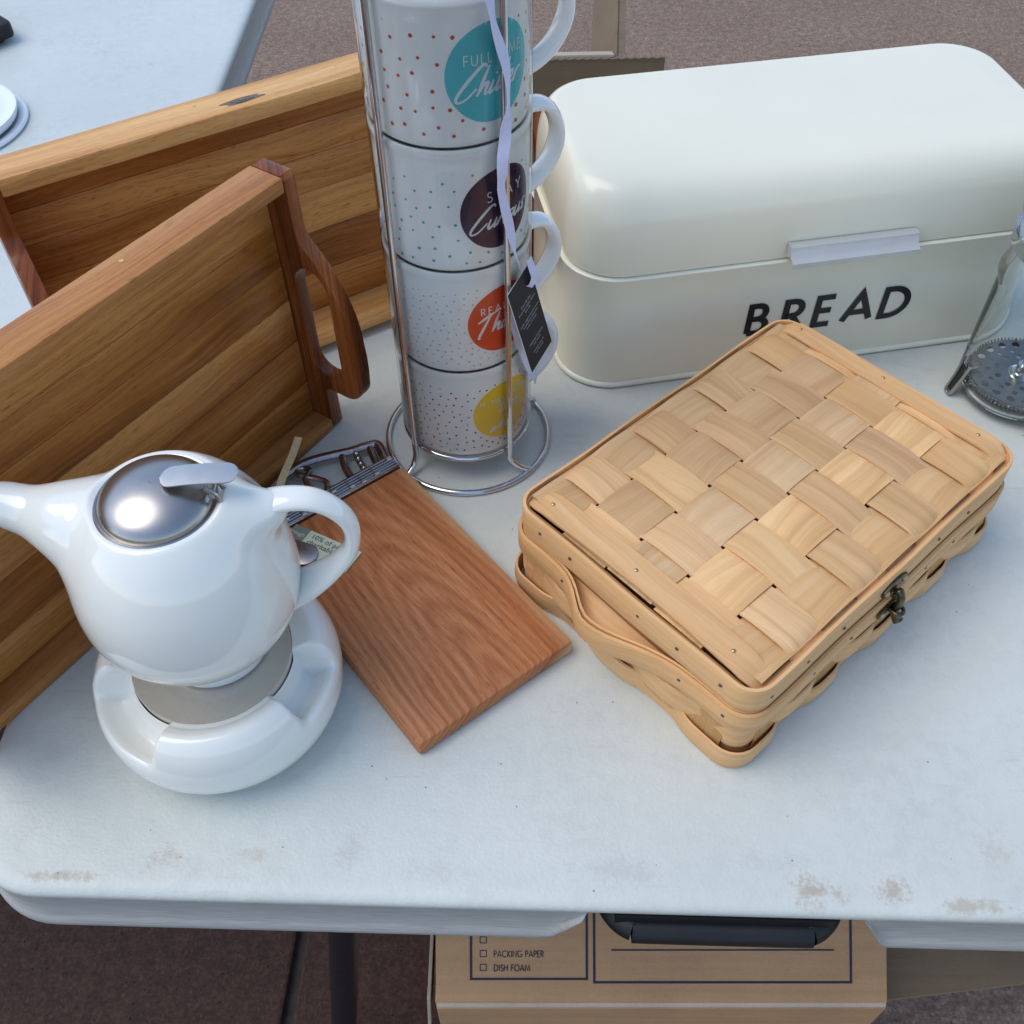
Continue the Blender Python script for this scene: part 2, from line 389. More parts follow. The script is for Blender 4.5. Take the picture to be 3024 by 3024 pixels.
def beam(length, w, d, bev, org, ax, ay, az):
    """bevelled rail; local x = length (grain). returns vs, fs, uv"""
    bm = bmesh.new(); bmesh.ops.create_cube(bm, size=1)
    for v in bm.verts: v.co = V(((v.co.x + .5) * length, (v.co.y + .5) * w, (v.co.z + .5) * d))
    if bev: bmesh.ops.bevel(bm, geom=bm.edges[:], offset=bev, segments=2, affect='EDGES', profile=.5)
    bm.verts.index_update()
    loc = [v.co.copy() for v in bm.verts]; fs = [tuple(v.index for v in f.verts) for f in bm.faces]; bm.free()
    vs = [V(org) + V(ax) * p.x + V(ay) * p.y + V(az) * p.z for p in loc]
    uv = [(p.x, p.y + p.z * 1.07) for p in loc]
    return vs, fs, uv

def strip(cs, ws, ns, width, th, m=4, crown=0., taper=None):
    """ribbon of wood: centres, width directions, normals. UV in metres along/across"""
    vs, uv = [], []; s = 0.; n = len(cs)
    k = 2 * (m + 1)
    for i in range(n):
        if i: s += (cs[i] - cs[i - 1]).length
        w = width * (taper[i] if taper else 1.)
        for side in (0, 1):
            for j in range(m + 1):
                t = (j / m - .5) if side == 0 else (.5 - j / m)
                off = crown * (1 - (2 * t) ** 2)
                h_ = th / 2 if side == 0 else -th / 2
                vs.append(cs[i] + ws[i] * t * w + ns[i] * (h_ + off)); uv.append((s, t * width))
    fs = []
    for i in range(n - 1):
        for j in range(k):
            q = (j + 1) % k; fs.append((i * k + j, (i + 1) * k + j, (i + 1) * k + q, i * k + q))
    fs.append(tuple(range(k))); fs.append(tuple(reversed([(n - 1) * k + j for j in range(k)])))
    return vs, fs, uv

def arc(cx, cy, r, a0, a1, n=10, ry=None):
    ry = r if ry is None else ry
    return [(cx + r * cos(R(a0 + (a1 - a0) * i / n)), cy + ry * sin(R(a0 + (a1 - a0) * i / n))) for i in range(n + 1)]

# geometric capitals as strokes, cap height 1: (advance, [polylines])
GL = {
 'A': (.92, [[(0, 0), (.40, 1), (.80, 0)], [(.14, .30), (.66, .30)]]),
 'B': (.66, [[(.06, 0), (.06, 1), (.28, 1)] + arc(.28, .76, .20, 90, -90, 8, .24) + [(.06, .52)], [(.10, .52), (.30, .52)] + arc(.30, .26, .24, 90, -90, 8, .26) + [(.06, 0)]]),
 'C': (.95, [arc(.48, .5, .45, 48, 312, 16, .5)]),
 'D': (.88, [[(.06, 0), (.06, 1), (.26, 1)] + arc(.26, .5, .48, 90, -90, 14, .5) + [(.06, 0)]]),
 'E': (.62, [[(.50, 1), (.06, 1), (.06, 0), (.50, 0)], [(.06, .52), (.46, .52)]]),
 'F': (.58, [[(.50, 1), (.06, 1), (.06, 0)], [(.06, .52), (.46, .52)]]),
 'G': (1.0, [arc(.48, .5, .45, 50, 352, 16, .5) + [(.58, .44)]]),
 'H': (.80, [[(.06, 0), (.06, 1)], [(.66, 0), (.66, 1)], [(.06, .52), (.66, .52)]]),
 'I': (.24, [[(.08, 0), (.08, 1)]]),
 'K': (.68, [[(.06, 0), (.06, 1)], [(.56, 1), (.08, .50), (.60, 0)]]),
 'L': (.54, [[(.06, 1), (.06, 0), (.46, 0)]]),
 'M': (1.0, [[(.02, 0), (.14, 1), (.48, .12), (.80, 1), (.92, 0)]]),
 'N': (.88, [[(.06, 0), (.06, 1), (.70, 0), (.70, 1)]]),
 'O': (1.04, [arc(.48, .5, .45, 90, 450, 22, .5)]),
 'P': (.62, [[(.06, 0), (.06, 1), (.26, 1)] + arc(.26, .74, .24, 90, -90, 8, .26) + [(.06, .48)]]),
 'R': (.68, [[(.06, 0), (.06, 1), (.26, 1)] + arc(.26, .74, .24, 90, -90, 8, .26) + [(.06, .48)], [(.26, .48), (.56, 0)]]),
 'S': (.62, [arc(.28, .76, .20, 30, 250, 9, .24) + arc(.28, .26, .24, 80, -150, 10, .26)]),
 'T': (.62, [[(0, 1), (.56, 1)], [(.28, 1), (.28, 0)]]),
 'U': (.80, [[(.06, 1), (.06, .32)] + arc(.35, .32, .29, 180, 360, 10, .32) + [(.64, 1)]]),
 'W': (1.14, [[(0, 1), (.26, 0), (.52, .92), (.78, 0), (1.04, 1)]]),
 'Y': (.74, [[(0, 1), (.34, .46), (.68, 1)], [(.34, .46), (.34, 0)]]),
 ' ': (.42, []),
}
def stroke_mesh(polys, width, fn, lift=0., sub=.003, wfn=None):
    """polylines in a flat u,v plane, mitred bands, placed by fn(u, v, height)"""
    vs, fs = [], []
    for pi_, pl in enumerate(polys):
        pts = [V((p[0], p[1])) for p in pl]; d = [pts[0]]
        for q in pts[1:]:
            if (q - d[-1]).length > 1e-6:
                k = max(1, int((q - d[-1]).length / sub)); a = d[-1]
                for i in range(1, k + 1): d.append(a + (q - a) * i / k)
        closed = (d[0] - d[-1]).length < 1e-5
        n = len(d); base = len(vs)
        for i in range(n):
            a = d[i] - d[i - 1] if i else (d[0] - d[-2] if closed else d[1] - d[0]); b_ = d[i + 1] - d[i] if i < n - 1 else (d[1] - d[0] if closed else a)
            a = a.normalized(); b_ = b_.normalized(); nn = V((-a.y - b_.y, a.x + b_.x))
            if nn.length < .2: nn = V((-a.y, a.x))
            nn.normalize(); k = max(.45, abs(nn.dot(V((-a.y, a.x)))))
            w = width * (wfn(i / (n - 1)) if wfn else 1.)
            for s in (1, -1):
                p = d[i] + nn * s * w / 2 / k; vs.append(fn(p.x, p.y, lift + pi_ * 1.2e-5))
        for i in range(n - 1):
            fs.append((base + 2 * i, base + 2 * i + 1, base + 2 * i + 3, base + 2 * i + 2))
    return vs, fs
def caps_polys(s, x, y, h, track=.12, xs=1., slant=0.):
    out = []
    for ch in s:
        adv, pl = GL[ch]
        for p in pl: out.append([(x + (a * xs + b_ * slant) * h, y + b_ * h) for a, b_ in p])
        x += (adv * xs + track) * h
    return out, x

def font_mesh(s, size, fn, mat, parent, name='lettering', align='LEFT', ls=1.):
    cu_ = bpy.data.curves.new("t", 'FONT'); cu_.body = s; cu_.size = size; cu_.align_x = align; cu_.space_line = ls; cu_.resolution_u = 2
    o = bpy.data.objects.new("t", cu_); COL.objects.link(o)
    dg = bpy.context.evaluated_depsgraph_get(); me = o.evaluated_get(dg).to_mesh()
    vs = [fn(v.co.x, v.co.y, 0) for v in me.vertices]; fs = [tuple(p.vertices) for p in me.polygons]
    o.evaluated_get(dg).to_mesh_clear(); bpy.data.objects.remove(o); bpy.data.curves.remove(cu_)
    return mesh_obj(name, vs, fs, mat, parent, smooth=False)

# ================================================================== GROUND
def ground_build():
    g = bpy.data.objects.new("ground", None)
    # one sheet to the horizon, slabs lie on it with open joints
    vs = [(-80, -80, -.015), (80, -80, -.015), (80, 80, -.015), (-80, 80, -.015)]
    g = mesh_obj("ground", vs, [(0, 1, 2, 3)], 'joint', None, smooth=False)
    g["kind"] = "structure"
    def slab(x0a, x0b, x1a, x1b, y0, y1, mt='ground'):   # left edge x at y0/y1, right edge x at y0/y1
        o = [(x0a, y0), (x1a, y0), (x1b, y1), (x0b, y1)]
        vs, fs = prism(o, -.012, 0., .004)
        mesh_obj("slab", vs, fs, mt, g, smooth=False)
    j = lambda y: -.2778 + .06 * (y - .37)
    slab(-3.2, -3.2, j(-1.9) - .007, j(1.05) - .007, -1.9, 1.05, 'ground_shaded')  # this slab and the next carry the painted shade, up to the joint below the box
    slab(j(-1.9) + .007, j(1.05) + .007, .120, .120, -1.9, 1.05, 'ground_shaded')
    slab(.132, .132, 3.0, 3.0, -1.9, 1.05)
    slab(-6, -6, 7.0, 7.0, 1.062, 9.0)
    slab(-6, -6, 7.0, 7.0, 9.012, 60.0)
    slab(-6, -6, 7.0, 7.0, -30, -1.912)
    slab(-60, -60, -6.012, -6.012, -30, 60)
    slab(7.012, 7.012, 60, 60, -30, 60)
ground_build()

# ================================================================== TABLES
def folding_table(root, x1, depth, rad, cut, top_mat, label_edge=None, hgt=.052):
    """local frame: front edge along x at y=0, from 0 to x1, going back to y=depth; top at z=0"""
    n = 14; per = []
    # dense points along the front so that the hand cut-out has its own shape
    base = rrect(0, x1, 0, depth, rad, n)
    # rotate so that we start at the end of the front-left corner
    front = [(rad + (x1 - 2 * rad) * i / 400., 0) for i in range(1, 400)]
    per = base[3 * (n + 1):] + front + base[:3 * (n + 1)]
    def nrm(i):
        a = V(per[i - 1]); c = V(per[(i + 1) % len(per)]); t = (c - a).normalized(); return V((t.y, -t.x))
    def cutf(p):
        if cut is None or p[1] > .001: return 1.
        x = p[0]; a, b_, c, d = cut
        if x <= a or x >= d: return 1.
        if b_ <= x <= c: return 0.
        return (b_ - x) / (b_ - a) if x < b_ else (x - c) / (d - c)
    prof_top = [(-.012, 0.), (-.006, -.0004), (-.0025, -.0018), (-.0008, -.0042), (-.0004, -.0075), (-.0022, -.0105)]
    prof_sk = [(-.0022, -.0106), (-.0018, -.020), (-.0010, -.0375), (.0004, -.0395), (.0022, -.0425), (.0024, -.0465), (.0010, -.0500), (-.004, -.0515), (-.010, -.0500), (-.013, -.040), (-.014, -.0125)]
    rings = [[(per[i][0] + nrm(i).x * o, per[i][1] + nrm(i).y * o, z) for i in range(len(per))] for o, z in prof_top]
    vs, fs = loft(rings[::-1], True, False, True)
    fs = list(fs)
    mesh_obj("tabletop", vs, fs, top_mat, root, smooth=True, angle=60)
    rings = []
    for o, z in prof_sk:
        rg = []
        for i in range(len(per)):
            c = cutf(per[i]); zz = -.0105 + (z + .0105) * c; rg.append((per[i][0] + nrm(i).x * (o if c > 0 else -.003), per[i][1] + nrm(i).y * (o if c > 0 else -.003), zz))
        rings.append(rg)
    vs, fs = loft(rings[::-1], True)
    fs = [f for f in fs if not all(abs(vs[i][2] + .0105) < .0004 for i in f)]
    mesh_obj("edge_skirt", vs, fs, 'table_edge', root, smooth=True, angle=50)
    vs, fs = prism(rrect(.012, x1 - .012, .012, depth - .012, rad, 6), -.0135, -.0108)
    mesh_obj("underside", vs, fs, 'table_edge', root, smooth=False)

az = R(-2.28)
ft = thing("folding_table", "white moulded folding table under the teapot and basket, its stained front edge nearest", "table", (-.340, .2197, 0), az)
folding_table(ft, 1.83, .74, .056, (.3600, .3820, .5440, .5610), 'table')
# carrying handle below the cut-out (a black U-shaped tube) and a leg
hp = []
hx0, hx1 = .395, .529
for a in range(0, 91, 15): hp.append((hx0 + .022 - .022 * cos(R(a)), .024 - .022 * sin(R(a)) - .0025, -.030))
for a in range(90, -1, -15): hp.append((hx1 - .022 + .022 * cos(R(a)), .024 - .022 * sin(R(a)) - .0025, -.030))
hp = [(hx0, .085, -.022)] + hp + [(hx1, .085, -.022)]
vs, fs = tube(smooth_path(hp, 3), .0085, 14)
mesh_obj("carrying_handle", vs, fs, 'black_plastic', ft)
vs, fs = tube([(hx0 + .016, .0100, -.021), (hx1 - .016, .0100, -.021)], .0085, 12)
mesh_obj("handle_grip", vs, fs, 'black_plastic', ft)
vs, fs = box(hx0 + .003, hx1 - .003, .0005, .060, -.0260, -.0130); mesh_obj("handle_plate", vs, fs, 'black_plastic', ft, smooth=False)
def leg(p0, p1):
    vs, fs = tube([p0, p1], .0135, 16); return mesh_obj("leg", vs, fs, 'black_leg', ft)
ca, sa = cos(-az), sin(-az)
def to_ft(x, y, z):
    dx, dy = x + .340, y - .2197; return (dx * ca - dy * sa, dx * sa + dy * ca, z)
leg(to_ft(-.110, .290, -.016), to_ft(-.2072, .290, -.74 + .002))
leg(to_ft(-.110, .86, -.016), to_ft(-.207, .86, -.74 + .002))
leg(to_ft(1.25, .26, -.016), to_ft(1.35, .28, -.74 + .002))
leg(to_ft(1.25, .80, -.016), to_ft(1.35, .80, -.74 + .002))

ft2 = thing("folding_table", "second white folding table behind the wooden trays, carrying the black tray and white lid", "table", (-1.55, .46, -.001), R(-1.2))
folding_table(ft2, 1.196, 1.5, .05, None, 'table_far')
for lx, ly in ((.2, .15), (1.0, .15), (.2, 1.35), (1.0, 1.35)):
    vs, fs = tube([(lx, ly, -.014), (lx, ly, -.738)], .0135, 12); mesh_obj("leg", vs, fs, 'black_leg', ft2)

# ================================================================== WOODEN TRAYS
def tray(name, label, cat, pos, azim, tilt, W, D, th, L, hd, hb, seedcols, rail_tint, group=None, inner_off=0.):
    """local frame: x along the length from left (−L) to right (0), y up the panel, z out of the panel (towards the open side)"""
    root = thing(name, label, cat, pos, 0., group)
    e = V((cos(azim), sin(azim), 0)); fn_ = V((sin(azim), -cos(azim), 0))
    v = V((0, 0, 1)) * cos(tilt) - fn_ * sin(tilt); n = fn_ * cos(tilt) + V((0, 0, 1)) * sin(tilt)
    P = lambda x, y, z: e * x + v * y + n * z
    rnd = random.Random(L)
    # glued staves of the panel
    y = th + .0006; ks = len(seedcols); hs = []
    tot = W - 2 * th - .0012
    ws = [rnd.uniform(.8, 1.25) for _ in range(ks)]; sw = sum(ws); x0 = -L + th + .0005; x1 = -th - .0005
    for k in range(ks):
        w = tot * ws[k] / sw
        vs, fs, uv = beam(x1 - x0, w - .0003, .008, .0004, P(x0, y, .001 + inner_off), e, v, n)
        mesh_obj("stave", vs, fs, 'acacia', root, uv=uv, tint=seedcols[k]); y += w
    for y0 in (0, W - th):
        vs, fs, uv = beam(L - 2 * th - .0004, th, D, .0014, P(-L + th + .0002, y0, 0), e, v, n)
        mesh_obj("long_rail", vs, fs, 'acacia_rail', root, uv=uv, tint=rail_tint[0 if y0 == 0 else 1])
    # end boards: outline in (y, z), rising to a handle with a slot
    def endboard(x0, label=None):
        ya, yb = W * .195, W * .78        # the raised part
        out = [(0, 0), (0, D)]
        out = [(.002, 0), (0, .002), (0, D - .003), (.003, D)]
        s0 = ya - .004
        out += [(s0, D), (ya - .001, D + .0012), (ya + .001, D + .004)]
        rl = hd * .46
        out += [(ya + .001 + rl - rl * cos(R(a)), D + hd - rl + rl * sin(R(a))) for a in range(0, 91, 10)]
        y1 = ya + .001 + rl; y2 = ya + .42 * (yb - ya)
        out += [(y1 + (y2 - y1) * t, D + hd * (1 + .03 * sin(pi * t))) for t in (.33, .66)]
        out += [(y2 + (yb - y2) * (1 - t), D + .0005 + (hd - .0005) * sin(pi / 2 * t) ** .72) for t in (1., .92, .84, .76, .68, .6, .52, .44, .36, .28, .21, .15, .10, .06, .03)]
        out += [(yb + .002, D + .0022), (yb + .005, D + .0007), (yb + .010, D)]
        out += [(W - .003, D), (W, D - .003), (W, .002), (W - .002, 0)]
        # slot
        sy0, sy1 = ya + .016, yb - .020; sz0, sz1 = D - .010, D + hd - hb
        r_ = (sz1 - sz0) / 2 * .98; hole = []
        for a in range(-180, 1, 20): hole.append((sy0 + r_ + r_ * cos(R(a)) if False else 0, 0))
        hole = []
        for a in range(90, 271, 18): hole.append((sy0 + r_ + r_ * cos(R(a)), (sz0 + sz1) / 2 + r_ * sin(R(a))))
        for a in range(-90, 91, 18): hole.append((sy1 - r_ * 1.2 + r_ * 1.2 * cos(R(a)), (sz0 + sz1) / 2 + r_ * sin(R(a))))
        bm = bmesh.new()
        def loop(pts, x): return [bm.verts.new((x, p[0], p[1])) for p in pts]
        ed = []
        ring_o = loop(out, 0); ring_h = loop(hole, 0)
        for rg in (ring_o, ring_h):
            for i in range(len(rg)): ed.append(bm.edges.new((rg[i - 1], rg[i])))
        bmesh.ops.triangle_fill(bm, edges=ed, use_beauty=True)
        # drop triangles that fell inside the slot
        def inside(p, poly):
            c = False; j = len(poly) - 1
            for i in range(len(poly)):
                if (poly[i][1] > p[1]) != (poly[j][1] > p[1]) and p[0] < (poly[j][0] - poly[i][0]) * (p[1] - poly[i][1]) / (poly[j][1] - poly[i][1]) + poly[i][0]: c = not c
                j = i
            return c
        bad = [f for f in bm.faces if inside((f.calc_center_median().y, f.calc_center_median().z), hole)]
        bmesh.ops.delete(bm, geom=bad, context='FACES_ONLY')
        ex = bmesh.ops.extrude_face_region(bm, geom=bm.faces[:])
        for q in ex['geom']:
            if isinstance(q, bmesh.types.BMVert): q.co.x += th
        bmesh.ops.recalc_face_normals(bm, faces=bm.faces[:])
        sharp = [g for g in bm.edges if len(g.link_faces) == 2 and g.calc_face_angle() > R(50)]
        bmesh.ops.bevel(bm, geom=sharp, offset=.0011, segments=2, affect='EDGES', profile=.6)
        bm.verts.index_update()
        loc = [q.co.copy() for q in bm.verts]; fs = [tuple(q.index for q in f.verts) for f in bm.faces]; bm.free()
        vs = [P(x0 + q.x, q.y, q.z) for q in loc]; uv = [(q.y, q.z + q.x * 1.1) for q in loc]
        o = mesh_obj("handle_end", vs, fs, 'walnut', root, uv=uv, angle=32, tint=(1.25, 1.1, 1.0)); fixn(o)
        return o
    endboard(-th); endboard(-L)
    # small wooden pegs on the top rail
    for px in (.35, .62):
        a = P(-L * px, W - .0002, D * .33); q = P(-L * px, W + .0003, D * .33)
        vs, fs = tube([a, q], .0016, 8); mesh_obj("peg", vs, fs, 'chip', root, tint=(.9, .9, .9))
    return root

tray("serving_tray", "smaller acacia tray with a slotted handle, standing on edge in front of the larger tray", "tray",
     (-.1626, .622, .0), .9629, .0068, .2309, .0290, .0113, .375, .039, .0175,
     [(.92, .84, .70), (.78, .66, .50), (.95, .88, .74), (1.05, .98, .85), (.90, .80, .62), (1.0, .94, .80)], [(.72, .60, .50), (.80, .66, .56)])
tray("serving_tray", "larger acacia tray leaning at the back behind the small tray and the mug tower", "tray",
     (.006, .850, .0), .5501, .182, .211, .050, .0125, .433, .038, .014,
     [(.82, .70, .54), (.66, .54, .40), (1.0, .92, .76), (.85, .74, .56), (1.0, .94, .80), (.78, .66, .50)], [(1.0, .95, .88), (1.05, 1.02, .95)])

kn = [o for o in bpy.data.objects if o.name.startswith("serving_tray") and o.get("label", "").startswith("larger")][0]
e_k = V((cos(.5501), sin(.5501), 0)); f_k = V((sin(.5501), -cos(.5501), 0)); v_k = V((0, 0, 1)) * cos(.182) - f_k * sin(.182); n_k = f_k * cos(.182) + V((0, 0, 1)) * sin(.182)
for kk, (rx_, ry_, hh_, tn) in enumerate(((.016, .0062, .0002, (.42, .32, .24)), (.0085, .0045, .0004, (.16, .12, .10)), (.0030, .0022, .0006, (.9, .7, .5)))):
    vs = [e_k * (-.2363 + rx_ * cos(2 * pi * q / 24) * (1 + .25 * sin(q))) + v_k * (.211 + hh_) + n_k * (.0340 + ry_ * sin(2 * pi * q / 24)) for q in range(24)]
    mesh_obj("knot", vs, [tuple(range(24))], 'walnut', kn, smooth=False, uv=[(a.x, a.y) for a in vs], tint=tn)

# ================================================================== TEAPOT
from mathutils import kdtree
PC = V((-.193, .365, .108)); PR = .0655
pot = thing("teapot", "round glossy white teapot with a steel lid, sitting on its white warmer", "teapot", (PC.x, PC.y, .043))
def smin(a, b, k):
    h_ = max(k - abs(a - b), 0) / k; return min(a, b) - h_ * h_ * k * .25
def cone_sdf(p, a, b, ra, rb):
    ba = b - a; t = max(0, min(1, (p - a).dot(ba) / ba.length_squared)); return (p - a - ba * t).length - (ra + (rb - ra) * t)
SP0 = V((-.012, .001, .012)); SP1 = V((-.052, .006, .0435)); SP2 = V((-.088, .0120, .0520)); SP3 = V((-.1010, .0132, .0570))
def pot_sdf(p):
    q = V((p.x, p.y, p.z * (1.03 if p.z < 0 else .77)))
    d = q.length - PR
    s1 = cone_sdf(p, SP0, SP1, .046, .0235); s2 = cone_sdf(p, SP1, SP2, .0235, .0128); s3 = cone_sdf(p, SP2, SP3, .0128, .0118)
    s = smin(smin(s1, s2, .010), s3, .004)
    # ridge to the handle at the back of the lid
    r1 = cone_sdf(p, V((.036, .001, .058)), V((.060, .004, .0585)), .010, .0088)
    return smin(smin(d, s, .014), r1, .022)
def pot_mesh():
    ax = (SP3 - V((0, 0, 0))).normalized()
    t1 = V((0, 1, 0)); t1 = (t1 - ax * t1.dot(ax)).normalized(); t2 = ax.cross(t1)
    nth, nph = 150, 160; ths = []
    for i in range(nth + 1):
        t = i / nth; ths.append(pi * (t ** 1.45))
    rings = []
    tipn = (SP3 - SP2).normalized()
    for th_ in ths:
        rg = []
        for k in range(nph):
            ph = 2 * pi * k / nph; d = ax * cos(th_) + (t1 * cos(ph) + t2 * sin(ph)) * sin(th_)
            r_ = .135
            for _ in range(60):
                s = pot_sdf(d * r_)
                if s < .00008: break
                r_ -= s * .85
            p = d * r_
            # flat foot and flat rim of the lid opening
            if p.z < -.0605: p = V((p.x, p.y, -.0605 + (p.z + .0605) * .15))
            rad = sqrt(p.x ** 2 + p.y ** 2)
            if p.z > .03 and rad < .0385:
                k_ = max(0, min(1, (rad - .0330) / .0055)); k_ = k_ * k_ * (3 - 2 * k_)
                p.z = p.z * k_ + .0700 * (1 - k_)
            # mouth of the spout: cut square and hollowed
            u_ = (p - SP3).dot(tipn)
            if u_ > -.004:
                rr_ = ((p - SP3) - tipn * u_).length
                f_ = max(0, min(1, (.0096 - rr_) / .0016)); p = p - tipn * (max(0, u_ + .004) * .8) - tipn * .012 * f_
            rg.append(p)
        rings.append(rg)
    return loft(rings, True, True, True)
off = PC - V((PC.x, PC.y, .043))
vs, fs = pot_mesh(); vs = [v + off for v in vs]
o = mesh_obj("body", vs, fs, 'glaze', pot, angle=55); fixn(o)
# handle: band with an oval section, wide and flat
hpts = [(.030, .000, .050), (.048, .001, .0580), (.066, .001, .0630), (.083, .001, .0610), (.0955, .001, .0500), (.1010, .001, .0350), (.0985, .001, .0170), (.0880, .001, .0010), (.0740, .001, -.0120), (.0560, .001, -.0240)]
hp = smooth_path(hpts, 7)
def band_tube(path, wf, hf, seg=18):
    n = len(path); rings = []
    for i in range(n):
        t = (path[min(i + 1, n - 1)] - path[max(i - 1, 0)]).normalized(); side = V((0, 1, 0)); nn = t.cross(side).normalized(); k = i / (n - 1)
        rings.append([path[i] + side * cos(2 * pi * j / seg) * wf(k) + nn * sin(2 * pi * j / seg) * hf(k) for j in range(seg)])
    return loft(rings, True, True, True)
vs, fs = band_tube(hp, lambda k: .0118 - .0038 * sin(pi * min(1, k * 1.1)) + .003 * max(0, k - .75) * 4, lambda k: .0048 + .002 * max(0, k - .8) * 5)
hrot = M.Rotation(R(4), 4, 'Z')
vs = [hrot @ V(v) + off for v in vs]
o = mesh_obj("handle", vs, fs, 'glaze', pot, angle=60); fixn(o)
# lid
lz = .0700
prof = [(.0336, lz - .002), (.0342, lz + .0004), (.0336, lz + .0010), (.0328, lz + .0008), (.0322, lz + .0002)]
for i in range(0, 13):
    a = i / 12; prof.append((.0318 * cos(a * pi / 2), lz + .0008 + .0135 * sin(a * pi / 2) ** 1.15))
prof[-1] = (.0003, prof[-1][1])
vs, fs = lathe(prof, 72); vs = [V(v) + off for v in vs]
lid = mesh_obj("lid", vs, fs, 'steel', pot, angle=50)
# lever plate on the lid and hinge bracket
lev = []
NL = 40
for i in range(NL + 1):
    t = i / NL; x = .0060 + .0420 * t; lev.append(V((x, .0005, lz + .0168 + .0012 * sin(pi * t) + .0010 * t)))
cs = lev; nn = []; ww = []; tp = []
for i in range(NL + 1):
    tt = (cs[min(i + 1, NL)] - cs[max(0, i - 1)]).normalized(); w = V((0, 1, 0)); ww.append(w); nn.append(w.cross(tt) * -1)
    e_ = min(i, NL - i) / NL * .0420 / .0074; tp.append(sqrt(max(.004, 1 - (1 - min(1, e_)) ** 2)))
vs, fs, uv = strip(cs, ww, nn, .0146, .0008, 6, .0002, tp)
lrot = M.Rotation(R(3), 4, 'Z')
vs = [lrot @ V(v) + off for v in vs]
o = mesh_obj("lever", vs, fs, 'satin', lid, angle=40); fixn(o)
parts = []
for s in (-1, 1):
    parts.append(tube(smooth_path([(.030, s * .0045, lz + .014), (.035, s * .0048, lz + .009), (.0375, s * .005, lz + .001), (.041, s * .0052, lz - .004), (.0435, s * .005, lz - .008)], 4), [.0016] * 17, 8))
parts.append(tube([(.033, -.0065, lz + .0095), (.033, .0065, lz + .0095)], .0018, 10))
parts.append(xf(box(-.0045, .0045, -.005, .005, -.0008, .0008), M.Translation((.0405, 0, lz - .001)) @ M.Rotation(R(55), 4, 'Y')))
vs, fs = join(*parts); vs = [V(v) + off for v in vs]
mesh_obj("hinge", vs, fs, 'steel', lid)
vs, fs = lathe([(.0250, -.0600), (.0330, -.0600), (.0345, -.0640), (.0345, -.0710), (.0330, -.0722), (.0300, -.0722), (.0285, -.0700), (.0280, -.0620)], 64); mesh_obj("foot_ring", [V(v) + off for v in vs], fs, 'glaze', pot)
pot.scale = (.965, .965, .965); pot.location = (-.1868, .3535, .0628 + T)

# ================================================================== WARMER
wm = thing("teapot_warmer", "white ceramic ring warmer with scooped vents under the teapot", "warmer", (-.1876, .3442, 0))
def warmer_mesh():
    prof = [(.050, .0), (.058, .0006), (.0665, .0055), (.0735, .0150), (.0766, .0245), (.0772, .0330), (.0765, .0425), (.0738, .0520), (.0695, .0600), (.0648, .0642), (.0605, .0646), (.0565, .0625), (.0530, .0600), (.0504, .0590), (.0492, .0570), (.0490, .045)]
    low = [(.050, .0), (.058, .0006), (.0665, .0055), (.0735, .0150), (.0766, .0245), (.0772, .0325), (.0764, .0400), (.0740, .0440), (.0705, .0432), (.0660, .0388), (.0620, .0362), (.0585, .0366), (.0550, .0400), (.0520, .0460), (.0500, .0525), (.0490, .045)]
    n = 260
    def sub(pf):
        q = smooth_path([(a, 0, b_) for a, b_ in pf], 6); return [(v.x, v.z) for v in q]
    prof = sub(prof); low = sub(low)
    rings = []
    for k in range(n):
        a = 360. * k / n; f = 0.
        for c, hw in ((223, 27), (342, 18), (102, 24)):
            d = abs((a - c + 180) % 360 - 180); t = max(0., min(1., (hw + 3 - d) / 6.)); f = max(f, t * t * (3 - 2 * t))
        rings.append([((p[0] * (1 - f) + q[0] * f) * cos(R(a)), (p[0] * (1 - f) + q[0] * f) * sin(R(a)), p[1] * (1 - f) + q[1] * f) for p, q in zip(prof, low)])
    rings.append(rings[0])
    vs, fs = loft(rings, False); return vs, fs
vs, fs = warmer_mesh(); o = mesh_obj("ring", vs, fs, 'glaze', wm, angle=70); fixn(o)
vs, fs = lathe([(.0485, .0480), (.0494, .0570), (.0490, .0580), (.0480, .0578), (.0440, .0562), (.0360, .0552), (.0004, .0550)], 64)
mesh_obj("plate", vs, fs, 'plate', wm)

# ================================================================== CHEESE BOARD
BA = R(37.4)
bd = thing("cheese_board", "reddish cherry wood cheese board with an ornate metal music-note handle", "cheese board", (-.0894, .5362, 0), 0)
eu = V((-cos(BA), -sin(BA), 0)); ev = V((-sin(BA), cos(BA), 0))
BP = lambda u, v, z=0: eu * u + ev * v + V((0, 0, z))
# planks: main field and paler sapwood edge are one slab; the grain runs along its length
vs, fs, uv = beam(.2050, .1265, .0148, .0026, BP(-.0068, -.2045, .0002), ev, eu, V((0, 0, 1)))
o = mesh_obj("slab", vs, fs, 'cherry', bd, uv=uv, tint=(1, 1, 1)); fixn(o)
# metal head strip with staff lines
vs, fs, uv = beam(.1235, .0150, .0160, .0012, BP(-.0048, .0008, .0002), eu, ev, V((0, 0, 1)))
hd_ = mesh_obj("metal_head", vs, fs, 'pewter', bd, uv=uv); fixn(hd_)
for k in range(5):
    vs, fs = tube([BP(-.004, .0028 + k * .0026, .0163), BP(.118, .0028 + k * .0026, .0163)], .00075, 6); mesh_obj("staff_line", vs, fs, 'steel', hd_)
parts = []
for u0, v0, up in ((.001, .0105, 1), (.0165, .004, 1), (.0285, .003, 1), (.0385, .0045, 1), (.052, .009, 1), (.066, .004, 1), (.081, .003, 1), (.094, .007, 1)):
    parts.append(tube([BP(u0, v0, .0170), BP(u0 - .0035, v0 - .0004, .0172)], .0013, 8)); parts.append(tube([BP(u0, v0, .0170), BP(u0 - .0008, v0 + .0085, .0172)], .0006, 6))
